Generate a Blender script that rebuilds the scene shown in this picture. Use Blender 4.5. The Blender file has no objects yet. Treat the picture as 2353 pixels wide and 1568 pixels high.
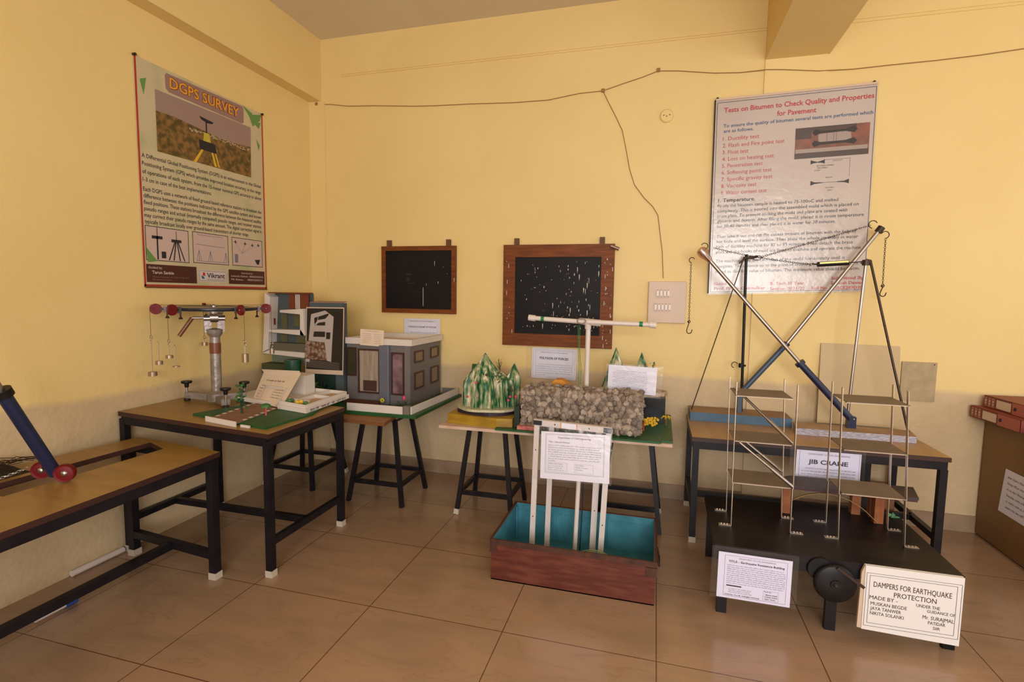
import bpy, math, random
from mathutils import Vector, Matrix
S = bpy.context.scene
COL = S.collection
rnd = random.Random(7)

# ------------------------------------------------------------------ camera
F_PX = 1196.4; YAW = .2679; PIT = .0886; ROL = -.0148
_cy, _sy, _cp, _sp, _cr, _sr = math.cos(YAW), math.sin(YAW), math.cos(PIT), math.sin(PIT), math.cos(ROL), math.sin(ROL)
FWD = Vector((-_sy*_cp, _cy*_cp, -_sp)); _r = Vector((_cy, _sy, 0)); _d = FWD.cross(_r)
RGT = _cr*_r + _sr*_d; DWN = -_sr*_r + _cr*_d
CAM = Vector((0, 0, 1.5))
cam = bpy.data.objects.new('camera', bpy.data.cameras.new('camera')); COL.objects.link(cam)
cam.data.sensor_width = 36; cam.data.lens = 36*F_PX/2353; cam.data.clip_start = .05
m = Matrix((RGT, -DWN, -FWD)).transposed().to_4x4(); m.translation = CAM
cam.matrix_world = m; S.camera = cam

# ------------------------------------------------------------------ light
w = bpy.data.worlds.new('sky'); S.world = w; w.use_nodes = True
w.node_tree.nodes['Background'].inputs[0].default_value = (.75, .86, 1, 1)
w.node_tree.nodes['Background'].inputs[1].default_value = 1.0
def window_light(loc, size, direction, power, color=(1, .99, .98)):
    l = bpy.data.lights.new('daylight', 'AREA'); l.shape = 'RECTANGLE'; l.size, l.size_y = size
    l.energy = power; l.color = color
    o = bpy.data.objects.new('daylight', l); COL.objects.link(o); o.location = loc
    o.rotation_euler = Vector(direction).to_track_quat('-Z', 'Z').to_euler(); return o
window_light((4.62, 2.3, 1.85), (2.0, 1.6), (-1, 0, 0), 30, (.88, .96, 1))
window_light((4.62, -.8, 1.85), (2.2, 1.6), (-1, 0, 0), 42, (.88, .96, 1))
window_light((.9, -2.62, 1.85), (3.2, 1.6), (0, 1, 0), 235)
S.view_settings.view_transform = 'Standard'; S.view_settings.look = 'None'
S.view_settings.gamma = 1; S.view_settings.exposure = -0.09; S.view_settings.use_curve_mapping = False

# ------------------------------------------------------------------ measuring helpers: a sight line met with a real plane
def _ray(x, y): return (x-1176.5)/F_PX*RGT + (y-784)/F_PX*DWN + FWD
def oz(x, y, z=0): d = _ray(x, y); return CAM + d*((z-1.5)/d.z)
def oy(x, y, Y): d = _ray(x, y); return CAM + d*(Y/d.y)
def ox(x, y, X): d = _ray(x, y); return CAM + d*(X/d.x)

# ------------------------------------------------------------------ materials
def lin(c):
    return tuple((v/255/12.92 if v/255 <= .04045 else ((v/255+.055)/1.055)**2.4) for v in c[:3]) + (1,)
_M = {}
def mat(name, c, rough=.6, metal=0, c2=None, scale=20, stretch=(1, 1, 1), bump=0, bscale=None, detail=4, spec=.5, lo=.35, hi=.65):
    if name in _M: return _M[name]
    M = bpy.data.materials.new(name); M.use_nodes = True; n = M.node_tree.nodes; L = M.node_tree.links
    b = n['Principled BSDF']; b.inputs['Base Color'].default_value = lin(c)
    b.inputs['Roughness'].default_value = rough; b.inputs['Metallic'].default_value = metal
    b.inputs['Specular IOR Level'].default_value = spec
    tc = n.new('ShaderNodeTexCoord'); mp = n.new('ShaderNodeMapping'); L.new(tc.outputs['Object'], mp.inputs[0])
    mp.inputs['Scale'].default_value = stretch
    if c2:
        t = n.new('ShaderNodeTexNoise'); t.inputs['Scale'].default_value = scale; t.inputs['Detail'].default_value = detail
        L.new(mp.outputs[0], t.inputs[0]); r = n.new('ShaderNodeValToRGB')
        r.color_ramp.elements[0].position = lo; r.color_ramp.elements[1].position = hi
        r.color_ramp.elements[0].color = lin(c); r.color_ramp.elements[1].color = lin(c2)
        L.new(t.outputs[0], r.inputs[0]); L.new(r.outputs[0], b.inputs['Base Color'])
    if bump:
        t = n.new('ShaderNodeTexNoise'); t.inputs['Scale'].default_value = bscale or scale; t.inputs['Detail'].default_value = 5
        L.new(mp.outputs[0], t.inputs[0]); bp = n.new('ShaderNodeBump'); bp.inputs['Strength'].default_value = bump
        bp.inputs['Distance'].default_value = .01
        L.new(t.outputs[0], bp.inputs['Height']); L.new(bp.outputs[0], b.inputs['Normal'])
    _M[name] = M; return M

def wall_mat():
    M = bpy.data.materials.new('painted plaster'); M.use_nodes = True; n = M.node_tree.nodes; L = M.node_tree.links
    b = n['Principled BSDF']; b.inputs['Roughness'].default_value = .55
    g = n.new('ShaderNodeNewGeometry'); sx = n.new('ShaderNodeSeparateXYZ'); L.new(g.outputs['Position'], sx.inputs[0])
    nz = n.new('ShaderNodeTexNoise'); nz.inputs['Scale'].default_value = 1.6; nz.inputs['Detail'].default_value = 6; L.new(g.outputs['Position'], nz.inputs[0])
    # repainted lower band: edge wanders a little around z = .9
    ad = n.new('ShaderNodeMath'); ad.operation = 'MULTIPLY_ADD'; ad.inputs[1].default_value = .10; L.new(nz.outputs[0], ad.inputs[0]); L.new(sx.outputs[2], ad.inputs[2])
    mr = n.new('ShaderNodeMapRange'); mr.inputs[1].default_value = .95; mr.inputs[2].default_value = .99; L.new(ad.outputs[0], mr.inputs[0])
    r = n.new('ShaderNodeValToRGB'); r.color_ramp.elements[0].position = .3; r.color_ramp.elements[1].position = .7
    r.color_ramp.elements[0].color = lin((226, 196, 128)); r.color_ramp.elements[1].color = lin((231, 202, 136)); L.new(nz.outputs[0], r.inputs[0])
    n2 = n.new('ShaderNodeTexNoise'); n2.inputs['Scale'].default_value = 5; n2.inputs['Detail'].default_value = 8; L.new(g.outputs['Position'], n2.inputs[0])
    r2 = n.new('ShaderNodeValToRGB'); r2.color_ramp.elements[0].position = .3; r2.color_ramp.elements[1].position = .7
    r2.color_ramp.elements[0].color = lin((196, 170, 132)); r2.color_ramp.elements[1].color = lin((208, 182, 142)); L.new(n2.outputs[0], r2.inputs[0])
    mx = n.new('ShaderNodeMixRGB'); L.new(mr.outputs[0], mx.inputs[0]); L.new(r2.outputs[0], mx.inputs[1]); L.new(r.outputs[0], mx.inputs[2])
    L.new(mx.outputs[0], b.inputs['Base Color'])
    n3 = n.new('ShaderNodeTexNoise'); n3.inputs['Scale'].default_value = 38; n3.inputs['Detail'].default_value = 4; L.new(g.outputs['Position'], n3.inputs[0])
    st = n.new('ShaderNodeMapRange'); st.inputs[1].default_value = .6; st.inputs[2].default_value = 1.1; st.inputs[3].default_value = .35; st.inputs[4].default_value = .1
    L.new(sx.outputs[2], st.inputs[0])
    bp = n.new('ShaderNodeBump'); bp.inputs['Distance'].default_value = .012; L.new(st.outputs[0], bp.inputs['Strength']); L.new(n3.outputs[0], bp.inputs['Height']); L.new(bp.outputs[0], b.inputs['Normal'])
    return M
def floor_mat():
    M = bpy.data.materials.new('polished floor tiles'); M.use_nodes = True; n = M.node_tree.nodes; L = M.node_tree.links
    b = n['Principled BSDF']; b.inputs['Roughness'].default_value = .2; b.inputs['Specular IOR Level'].default_value = .5
    g = n.new('ShaderNodeNewGeometry'); mp = n.new('ShaderNodeMapping'); L.new(g.outputs['Position'], mp.inputs[0])
    mp.inputs['Location'].default_value = (-.72+.663*10, -2.115+.61*10, 0)
    br = n.new('ShaderNodeTexBrick'); br.offset = 0; br.inputs['Scale'].default_value = 1; br.inputs['Brick Width'].default_value = .663
    br.inputs['Row Height'].default_value = .61; br.inputs['Mortar Size'].default_value = .0022; br.inputs['Mortar Smooth'].default_value = 0
    br.inputs['Color1'].default_value = lin((162, 130, 104)); br.inputs['Color2'].default_value = lin((160, 130, 102)); br.inputs['Mortar'].default_value = lin((95, 62, 44))
    L.new(mp.outputs[0], br.inputs[0])
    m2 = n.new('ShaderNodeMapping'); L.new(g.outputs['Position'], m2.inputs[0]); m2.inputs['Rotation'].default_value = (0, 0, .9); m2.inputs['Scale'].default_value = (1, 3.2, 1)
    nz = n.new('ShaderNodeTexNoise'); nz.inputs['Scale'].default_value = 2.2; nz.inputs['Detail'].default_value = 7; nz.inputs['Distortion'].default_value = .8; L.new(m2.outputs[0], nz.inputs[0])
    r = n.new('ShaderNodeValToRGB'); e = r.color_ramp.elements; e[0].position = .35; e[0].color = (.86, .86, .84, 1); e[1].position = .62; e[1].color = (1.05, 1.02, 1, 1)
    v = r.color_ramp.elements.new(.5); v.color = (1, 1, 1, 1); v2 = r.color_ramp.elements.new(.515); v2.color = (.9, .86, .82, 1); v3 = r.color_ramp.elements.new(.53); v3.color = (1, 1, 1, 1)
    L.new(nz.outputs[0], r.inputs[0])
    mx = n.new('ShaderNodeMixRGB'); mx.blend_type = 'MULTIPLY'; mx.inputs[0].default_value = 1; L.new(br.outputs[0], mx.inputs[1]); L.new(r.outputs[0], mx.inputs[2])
    L.new(mx.outputs[0], b.inputs['Base Color']); return M
def plastic_mat(name, tint=(255, 255, 255), gloss=.08, rough=.28, bump=.15):
    M = bpy.data.materials.new(name); M.use_nodes = True; n = M.node_tree.nodes; L = M.node_tree.links
    n.remove(n['Principled BSDF']); out = n['Material Output']
    t = n.new('ShaderNodeBsdfTransparent'); t.inputs[0].default_value = lin(tint); g = n.new('ShaderNodeBsdfGlossy'); g.inputs['Roughness'].default_value = rough
    tc = n.new('ShaderNodeTexCoord'); nz = n.new('ShaderNodeTexNoise'); nz.inputs['Scale'].default_value = 22; L.new(tc.outputs['Object'], nz.inputs[0])
    bp = n.new('ShaderNodeBump'); bp.inputs['Strength'].default_value = bump; bp.inputs['Distance'].default_value = .02; L.new(nz.outputs[0], bp.inputs['Height']); L.new(bp.outputs[0], g.inputs['Normal'])
    mx = n.new('ShaderNodeMixShader'); mx.inputs[0].default_value = gloss; L.new(t.outputs[0], mx.inputs[1]); L.new(g.outputs[0], mx.inputs[2]); L.new(mx.outputs[0], out.inputs[0])
    return M
WALL = wall_mat(); FLOOR = floor_mat()
CEIL = mat('ceiling paint', (216, 200, 172), .8, c2=(220, 206, 180), scale=2)
SLEEVE = plastic_mat('clear plastic sleeve'); GLASSY = plastic_mat('clear acrylic', (225, 225, 215), .18, .05)
LAM = mat('worn wood laminate', (142, 108, 54), .35, c2=(156, 120, 64), scale=3, stretch=(1, 6, 1))
LAM2 = mat('pale wood laminate', (176, 132, 78), .4, c2=(190, 146, 92), scale=3, stretch=(6, 1, 1))
EDGE = mat('dark table edging', (58, 30, 22), .5)
NAVY = mat('dark navy painted steel', (17, 15, 21), .42, c2=(28, 24, 29), scale=14, spec=.3)
BLACK = mat('black paint', (14, 11, 12), .45, c2=(22, 18, 18), scale=9, spec=.3)
DECK = mat('black painted plywood', (19, 12, 14), .45, c2=(32, 22, 23), scale=5, stretch=(1, 5, 1), spec=.28)
SHOE = mat('white plastic foot', (190, 178, 160), .5)
WHITE = mat('white foam board', (212, 200, 190), .6)
PAPER = mat('white printer paper', (226, 222, 236), .6)
CREAM = mat('cream card', (222, 200, 176), .65)
INK = mat('black ink', (34, 28, 36), .7); INKG = mat('grey ink', (120, 112, 122), .7); INKP = mat('faded violet ink', (110, 92, 140), .7)
RED = mat('red ink', (190, 30, 44), .6); BLUE = mat('blue ink', (40, 86, 130), .6)
STEEL = mat('brushed steel', (176, 164, 156), .36, 1); ALU = mat('aluminium strip', (200, 185, 168), .38, .85)
CHROME = mat('chrome', (180, 174, 170), .28, 1)
DARKST = mat('dark iron', (70, 56, 48), .45, .7)
BLUEP = mat('blue paint', (70, 100, 124), .5, c2=(62, 92, 118), scale=12)
NAVYT = mat('navy blue tube paint', (26, 34, 66), .35)
TAPE = mat('silver tape wrap', (158, 148, 142), .42, .5, c2=(132, 120, 110), scale=25, bump=.25, bscale=50)
BROWNT = mat('brown packing tape', (116, 62, 34), .35)
REDP = mat('red plastic', (108, 16, 20), .5, spec=.3)
WOODB = mat('brown wood frame', (126, 64, 16), .55, spec=.3, c2=(98, 48, 10), scale=6, stretch=(1, 1, 9))
WOODH = mat('brown wood frame rail', (128, 66, 16), .55, spec=.3, c2=(98, 48, 10), scale=6, stretch=(1, 1, 14))
BOARD = mat('blackboard paint', (12, 9, 11), .55, c2=(18, 14, 16), scale=5, spec=.25)
GREEN = mat('green board paint', (22, 84, 38), .5, c2=(30, 74, 32), scale=16)
GREY = mat('grey house paint', (112, 104, 102), .6, c2=(104, 98, 98), scale=8)
GREYD = mat('slate grey card', (76, 84, 86), .6)
PVC = mat('white pvc', (218, 204, 196), .35)
LEAF = mat('leaf green', (38, 96, 44), .6, c2=(70, 120, 52), scale=40)
LEAFD = mat('dark leaf', (24, 60, 34), .6)
PINK = mat('pink flower', (214, 60, 96), .5); YEL = mat('yellow paint', (214, 170, 40), .5); ORG = mat('orange', (216, 140, 30), .5)
CHALK = mat('chalk smear', (190, 186, 186), .8)

# ------------------------------------------------------------------ mesh builder
_gl = {}
def glyphs(s, bold, shear=0):
    k = (s, bold, shear)
    if k not in _gl:
        cu = bpy.data.curves.new('t', 'FONT'); cu.body = s; cu.resolution_u = 2; cu.offset = bold; cu.shear = shear
        ob = bpy.data.objects.new('t', cu); me = ob.to_mesh()
        _gl[k] = ([tuple(v.co[:2]) for v in me.vertices], [tuple(p.vertices) for p in me.polygons])
        ob.to_mesh_clear(); bpy.data.objects.remove(ob); bpy.data.curves.remove(cu)
    return _gl[k]
class Plane:                               # a flat sheet: u to the right, v downwards, n towards the reader
    def __init__(s, O, U, V):
        s.O = Vector(O); s.U = Vector(U).normalized(); s.V = Vector(V); s.V = (s.V - s.U*s.V.dot(s.U)).normalized(); s.N = s.U.cross(-s.V)
    def __call__(s, u, v, d=0): return s.O + s.U*u + s.V*v + s.N*d
class MB:
    def __init__(s): s.v = []; s.f = []; s.m = []; s.mats = []; s.sm = []
    def mi(s, M):
        if M not in s.mats: s.mats.append(M)
        return s.mats.index(M)
    def add(s, vs, fs, M, smooth=False):
        o = len(s.v); s.v += [Vector(p) for p in vs]; i = s.mi(M)
        for f in fs: s.f.append(tuple(o+k for k in f)); s.m.append(i); s.sm.append(smooth)
        return s
    def box(s, lo, hi, M):
        x0, y0, z0 = lo; x1, y1, z1 = hi
        return s.add([(x0,y0,z0),(x1,y0,z0),(x1,y1,z0),(x0,y1,z0),(x0,y0,z1),(x1,y0,z1),(x1,y1,z1),(x0,y1,z1)],
                     [(0,3,2,1),(4,5,6,7),(0,1,5,4),(1,2,6,5),(2,3,7,6),(3,0,4,7)], M)
    def slab(s, pts, dz, M, M2=None):      # prism from a polygon (points in order) extruded by vector dz
        n = len(pts); dz = Vector(dz); a = [Vector(p) for p in pts]; b = [p+dz for p in a]
        s.add(a+b, [tuple(range(n))[::-1], tuple(range(n, 2*n))], M2 or M)
        return s.add(a+b, [(i, (i+1) % n, n+(i+1) % n, n+i) for i in range(n)], M)
    def bar(s, p0, p1, w, t, M, up=(0, 0, 1)):
        p0, p1 = Vector(p0), Vector(p1); d = (p1-p0).normalized(); up = Vector(up)
        if abs(d.dot(up)) > .99: up = Vector((0, 1, 0))
        a = d.cross(up).normalized()*(w/2); b = a.cross(d).normalized()*(t/2)
        return s.add([p0-a-b, p0+a-b, p0+a+b, p0-a+b, p1-a-b, p1+a-b, p1+a+b, p1-a+b],
                     [(0,3,2,1),(4,5,6,7),(0,1,5,4),(1,2,6,5),(2,3,7,6),(3,0,4,7)], M)
    def tube(s, pts, r, M, n=10, closed=False, cap=True):
        pts = [Vector(p) for p in pts]; rs = r if isinstance(r, (list, tuple)) else [r]*len(pts); vs = []; N = len(pts); a = None
        for i, p in enumerate(pts):
            if closed: d = pts[(i+1) % N]-pts[i-1]
            else: d = pts[min(i+1, N-1)]-pts[max(i-1, 0)]
            d.normalize()
            if a is None: a = d.cross(Vector((0, 0, 1)) if abs(d.z) < .9 else Vector((1, 0, 0))).normalized()
            else: a = (a-d*a.dot(d)).normalized()
            b = d.cross(a)
            vs += [p+(a*math.cos(2*math.pi*k/n)+b*math.sin(2*math.pi*k/n))*rs[i] for k in range(n)]
        fs = [(i*n+k, i*n+(k+1) % n, ((i+1) % N)*n+(k+1) % n, ((i+1) % N)*n+k) for i in range(N if closed else N-1) for k in range(n)]
        s.add(vs, fs, M, True)
        if cap and not closed:
            s.add(vs[:n], [tuple(range(n))[::-1]], M); s.add(vs[-n:], [tuple(range(n))], M)
        return s
    def cyl(s, p0, p1, r, M, n=16, r1=None): return s.tube([p0, p1], [r, r if r1 is None else r1], M, n)
    def lathe(s, prof, c, M, n=20, axis=(0, 0, 1)):   # prof = (radius, height) pairs
        c = Vector(c); d = Vector(axis).normalized()
        a = d.cross(Vector((1, 0, 0)) if abs(d.x) < .9 else Vector((0, 1, 0))).normalized(); b = d.cross(a)
        vs = [c+d*h+(a*math.cos(2*math.pi*k/n)+b*math.sin(2*math.pi*k/n))*max(r, 1e-4) for r, h in prof for k in range(n)]
        fs = [(i*n+k, i*n+(k+1) % n, (i+1)*n+(k+1) % n, (i+1)*n+k) for i in range(len(prof)-1) for k in range(n)]
        return s.add(vs, fs, M, True)
    def ball(s, c, r, M, n=8, sq=(1, 1, 1), jit=0, smooth=True):
        c = Vector(c); vs = []; m = max(4, n//2+1)
        for i in range(m+1):
            t = math.pi*i/m
            for k in range(n):
                p = 2*math.pi*k/n; j = 1+rnd.uniform(-jit, jit)
                vs.append(c+Vector((math.sin(t)*math.cos(p)*sq[0], math.sin(t)*math.sin(p)*sq[1], math.cos(t)*sq[2]))*r*j)
        return s.add(vs, [(i*n+k, (i+1)*n+k, (i+1)*n+(k+1) % n, i*n+(k+1) % n) for i in range(m) for k in range(n)], M, smooth)
    def quad(s, P, u0, v0, u1, v1, M, d=.0006): return s.add([P(u0, v1, d), P(u1, v1, d), P(u1, v0, d), P(u0, v0, d)], [(0, 1, 2, 3)], M)
    def poly(s, P, pts, M, d=.0008): return s.add([P(u, v, d) for u, v in pts], [tuple(range(len(pts)))], M)
    def sheet(s, P, w, h, M, t=.0015):
        return s.slab([P(0, 0, -t), P(w, 0, -t), P(w, h, -t), P(0, h, -t)], P.N*t, M)
    def frame(s, P, u0, v0, u1, v1, w, M, d=.0008):
        s.quad(P, u0, v0, u1, v0+w, M, d); s.quad(P, u0, v1-w, u1, v1, M, d); s.quad(P, u0, v0, u0+w, v1, M, d); return s.quad(P, u1-w, v0, u1, v1, M, d)
    def text(s, P, t, u, v, h, M, width=None, al='L', bold=0, d=.0012, slope=0, shear=0):   # v = baseline, h = capital height
        V, Fc = glyphs(t, bold, shear)
        if not V: return s
        x0 = min(p[0] for p in V); x1 = max(p[0] for p in V); k = h/.7; kx = k if width is None else width/(x1-x0)
        W = (x1-x0)*kx; o = u-(W/2 if al == 'C' else W if al == 'R' else 0)
        return s.add([P(o+(p[0]-x0)*kx, v-p[1]*k+slope*(p[0]-x0)*kx, d) for p in V], Fc, M)
    def scrawl(s, P, u0, u1, v, h, M, d=.001, seed=None):      # unreadable print: word-like runs of tiny strokes
        r = random.Random(seed if seed is not None else int((u0*991+v*7919)*1000)); u = u0
        while u < u1-h:
            n = r.randint(2, 8)
            for i in range(n):
                if u > u1: break
                a = h*(1 if r.random() < .25 else .66); wd = h*.22
                s.quad(P, u, v-a, u+wd, v, M, d)
                if r.random() < .75: vv = v-r.choice([a, a*.5, .15*h]); s.quad(P, u, vv, u+h*.5, vv+h*.16, M, d)
                u += h*.62
            u += h*.55
        return s
    def build(s, name, parent=None, label=None, warp=None, bevel=0):
        o = parent.location if parent and parent.parent is None else None
        root = parent
        while root is not None and root.parent is not None: root = root.parent
        off = root.location if root is not None else Vector((0, 0, 0))
        vs = [warp(p) for p in s.v] if warp else s.v
        if root is None:                                     # single-mesh thing: origin at the middle of its base
            off = Vector(((min(p.x for p in vs)+max(p.x for p in vs))/2, (min(p.y for p in vs)+max(p.y for p in vs))/2, min(p.z for p in vs)))
        me = bpy.data.meshes.new(name); me.from_pydata([p-off for p in vs], [], s.f)
        for M in s.mats: me.materials.append(M)
        me.polygons.foreach_set('material_index', s.m); me.polygons.foreach_set('use_smooth', s.sm); me.update()
        if any(s.sm): me.set_sharp_from_angle(angle=.75)
        ob = bpy.data.objects.new(name, me); COL.objects.link(ob)
        if parent: ob.parent = parent
        else: ob.location = off
        if label: ob['label'] = label
        if bevel:
            b = ob.modifiers.new('edge', 'BEVEL'); b.width = bevel; b.segments = 2; b.limit_method = 'ANGLE'
        return ob
def thing(name, label, cat, loc, group=None):
    o = bpy.data.objects.new(name, None); COL.objects.link(o); o.location = loc; o.empty_display_size = .05
    o['label'] = label; o['category'] = cat
    if group: o['group'] = group
    return o
def tag(o, label, cat, group=None, kind=None):
    o['label'] = label; o['category'] = cat
    if group: o['group'] = group
    if kind: o['kind'] = kind
    return o
def struct(name, mb, label=None):
    o = mb.build(name); o['kind'] = 'structure'
    if label: o['label'] = label
    return o

# ================================================================== THE ROOM
LW, BW, RW, FW, CH = -2.90, 3.96, 4.5, -2.5, 3.60
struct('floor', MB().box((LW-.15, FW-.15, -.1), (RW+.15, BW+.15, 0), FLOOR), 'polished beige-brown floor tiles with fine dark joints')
struct('ceiling', MB().box((LW-.15, FW-.15, CH), (RW+.15, BW+.15, CH+.1), CEIL), 'plain painted ceiling')
struct('wall_left', MB().box((LW-.15, FW-.15, 0), (LW, BW+.15, CH), WALL), 'yellow painted wall on the left with a rough lower band')
struct('wall_back', MB().box((LW, BW, 0), (RW, BW+.15, CH), WALL), 'yellow painted back wall')
mb = MB()                                   # right wall with two window openings
for y0, y1, z0, z1 in [(FW-.15, -1.9, 0, CH), (-1.9, .3, 0, 1.05), (-1.9, .3, 2.65, CH), (.3, 1.3, 0, CH), (1.3, 3.3, 0, 1.05), (1.3, 3.3, 2.65, CH), (3.3, BW+.15, 0, CH)]:
    mb.box((RW, y0, z0), (RW+.15, y1, z1), WALL)
struct('wall_right', mb)
mb = MB()
for x0, x1, z0, z1 in [(LW, -.7, 0, CH), (-.7, 2.5, 0, 1.05), (-.7, 2.5, 2.65, CH), (2.5, RW, 0, CH)]:
    mb.box((x0, FW-.15, z0), (x1, FW, z1), WALL)
struct('wall_front', mb)
struct('trim_1', MB().box((LW, FW, 3.10), (LW+.115, BW, CH), WALL), 'beam along the top of the left wall')
struct('trim_2', MB().box((.645, FW, 3.09), (1.028, BW, CH), WALL), 'deep ceiling beam running towards the back wall')
mb = MB().box((LW, BW-.012, 0), (LW+.15, BW, 3.10), WALL); struct('trim_3', mb, 'shallow corner pilaster')
mb = MB()
mb.box((.645, BW-.014, .1), (1.022, BW, 3.09), WALL)
struct('trim_4', mb, 'shallow pilaster under the ceiling beam')
mb = MB().box((LW+.30, BW-.006, 3.283), (.645, BW, 3.290), WALL).box((LW+.30, BW-.005, 3.300), (.645, BW, 3.304), WALL).box((1.028, BW-.006, 3.270), (RW, BW, 3.277), WALL).box((1.028, BW-.005, 3.290), (RW, BW, 3.294), WALL)
struct('trim_5', mb, 'thin plaster line near the top of the back wall')
SKIRT = mat('skirting tile', (160, 134, 108), .35, c2=(142, 118, 94), scale=7)
struct('baseboard_back', MB().box((LW+.15, BW-.012, 0), (RW, BW, .11), SKIRT), 'grey-beige tile skirting along the back wall')

# cable along the back wall
def wire(pts, r=.0028): return MB().tube(pts, r, WIREM, 6)
WIREM = mat('dusty cable', (150, 108, 56), .6)
def onb(q, Y=BW-.006): return [oy(x, y, Y) for x, y in q]
t = thing('electric_cable', 'thin sagging cable stapled across the top of the back wall', 'cable', (0, BW, 3.0))
wire(onb([(728, 240), (760, 240), (800, 244), (860, 243), (950, 244), (1000, 243), (1080, 239), (1180, 236), (1260, 230), (1330, 215), (1385, 209), (1430, 193), (1475, 178), (1513, 163), (1560, 163), (1640, 168), (1700, 167)]) + onb([(1762, 160), (1800, 160), (1880, 163)], BW-.018) + onb([(1960, 159), (2050, 149), (2150, 139), (2250, 127), (2352, 112), (2450, 98), (2900, 60), (3900, -30)])).build('main_run', t)
wire(onb([(1386, 210), (1398, 235), (1412, 262), (1430, 300), (1438, 340), (1447, 390), (1458, 425), (1480, 455), (1500, 475), (1512, 495), (1516, 530), (1522, 580), (1524, 640)])).build('drop_run', t)
for q in [(1386, 209), (1513, 162), (729, 240)]:
    p = oy(*q, BW); MB().box((p.x-.012, BW-.014, p.z-.012), (p.x+.012, BW-.002, p.z+.012), WIREM).build('cable_clip', t)
p = oy(1532, 267, BW)
mb = MB().lathe([(0, .012), (.040, .012), (.046, .006), (.048, 0)], (p.x, BW-.001, p.z), WALL, 24, (0, -1, 0))
for dx in (-.02, 0, .02): mb.lathe([(0, .0135), (.004, .0135), (.004, .012)], (p.x+dx, BW-.001, p.z+(.004 if dx else -.004)), INK, 8, (0, -1, 0))
tag(mb.build('junction_box_cover'), 'round painted-over junction box cover high on the back wall', 'junction box')

# switchboard
PLATE = mat('ivory plate', (206, 180, 158), .45)
a = oy(1491, 645, BW); b = oy(1580, 742, BW)
t = thing('switchboard', 'pale square electric switchboard with two rows of switches on back wall', 'switchboard', (.08, BW, b.z))
MB().box((-.055, BW-.03, 1.312), (.208, BW, 1.612), PLATE).build('plate', t, bevel=.004)
for row, (n, z0, x0) in enumerate([(4, 1.495, .0), (5, 1.395, -.012)]):
    for i in range(n):
        sb = MB().box((x0+i*.0245, BW-.036, z0), (x0+i*.0245+.021, BW-.0295, z0+.062), PLATE)
        sb.box((x0+i*.0245+.004, BW-.040, z0+.014), (x0+i*.0245+.017, BW-.036, z0+.048), PVC)
        for dz in (.007, .055): sb.box((x0+i*.0245+.008, BW-.037, z0+dz-.002), (x0+i*.0245+.013, BW-.0358, z0+dz+.002), INK)
        sb.build('switch', t)
# blank plate and leaning board
mb = MB().box((1.572, BW-.012, .845), (1.768, BW, 1.102), mat('dull off-white plate', (176, 152, 116), .5, c2=(160, 140, 104), scale=18))
mb.ball((1.752, BW-.013, 1.088), .004, INK, 6)
tag(mb.build('cover_plate'), 'dusty off-white rectangular cover plate on wall right of the leaning board', 'cover plate')
mb = MB().slab([(1.085, 3.905, .665), (1.565, 3.905, .665), (1.552, 3.945, 1.20), (1.09, 3.945, 1.205)], (0, .006, 0), mat('cream hardboard', (196, 170, 126), .5, c2=(188, 162, 120), scale=3))
tag(mb.build('leaning_panel'), 'cream board leaning on the wall behind the jib crane table', 'board')

# ================================================================== POSTERS
# --- left wall poster; u = towards the back wall, v = down
P = Plane((LW+.006, 2.385, 2.82), (0, 1, 0), (0, 0, -1)); P.N = Vector((1, 0, 0))
t = thing('survey_poster', 'tall green-edged DGPS SURVEY poster hanging on the left wall', 'poster', (LW+.004, 2.88, 1.51))
PG = mat('poster pale green', (196, 180, 146), .35, c2=(156, 166, 112), scale=5, lo=.5, hi=.8)
mb = MB().sheet(P, 1.0, 1.305, PG, .003)
MAROON = mat('poster mauve', (146, 112, 108), .4); PBR = mat('poster dark brown', (72, 30, 26), .4); PRD = mat('poster red rim', (170, 44, 38), .4)
mb.quad(P, 0, 0, .012, 1.305, PRD); mb.quad(P, .988, 0, 1, 1.305, PRD); mb.quad(P, 0, 1.29, 1.0, 1.305, PRD)
mb.poly(P, [(.205, .02), (.80, .01), (.815, .025), (.812, .12), (.798, .132), (.215, .128), (.195, .11), (.193, .035)], MAROON)
for dd, MM, bo in ((.0011, mat('poster maroon outline', (110, 34, 30), .4), .05), (.0015, mat('poster orange', (226, 156, 40), .4), .012)): mb.text(P, 'DGPS SURVEY', .224, .098, .062, MM, .545, bold=bo, d=dd)
# photograph on the poster
mb.poly(P, [(.123, .142), (.878, .135), (.868, .492), (.122, .5)], mat('poster photo sky', (150, 124, 116), .4), .0008)
mb.poly(P, [(.123, .265), (.25, .262), (.4, .275), (.6, .292), (.75, .285), (.873, .275), (.868, .492), (.122, .5)], mat('poster photo scrub', (74, 62, 28), .4, c2=(132, 96, 52), scale=26, lo=.4, hi=.6), .001)
for i in range(60):
    uu = rnd.uniform(.35, .86); vv = .285+rnd.uniform(0, .02)+abs(uu-.6)*.02; mb.quad(P, uu, vv, uu+.012, vv+.006, mat('poster town', (190, 168, 140), .5), .0013)
K = INK; mb.poly(P, [(.43, .196), (.545, .205), (.53, .218), (.49, .224), (.445, .214)], K, .0016); mb.quad(P, .478, .22, .488, .30, K, .0016)
mb.poly(P, [(.462, .29), (.505, .29), (.515, .345), (.455, .345)], mat('poster instrument', (190, 170, 60), .4), .0017)
mb.poly(P, [(.42, .345), (.55, .345), (.56, .405), (.425, .405)], K, .0018)
for q in ([(.44, .40), (.458, .40), (.395, .498), (.372, .498)], [(.515, .40), (.53, .40), (.56, .49), (.54, .491)], [(.54, .395), (.553, .395), (.585, .49), (.572, .49)]): mb.poly(P, q, YEL, .0017)
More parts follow.
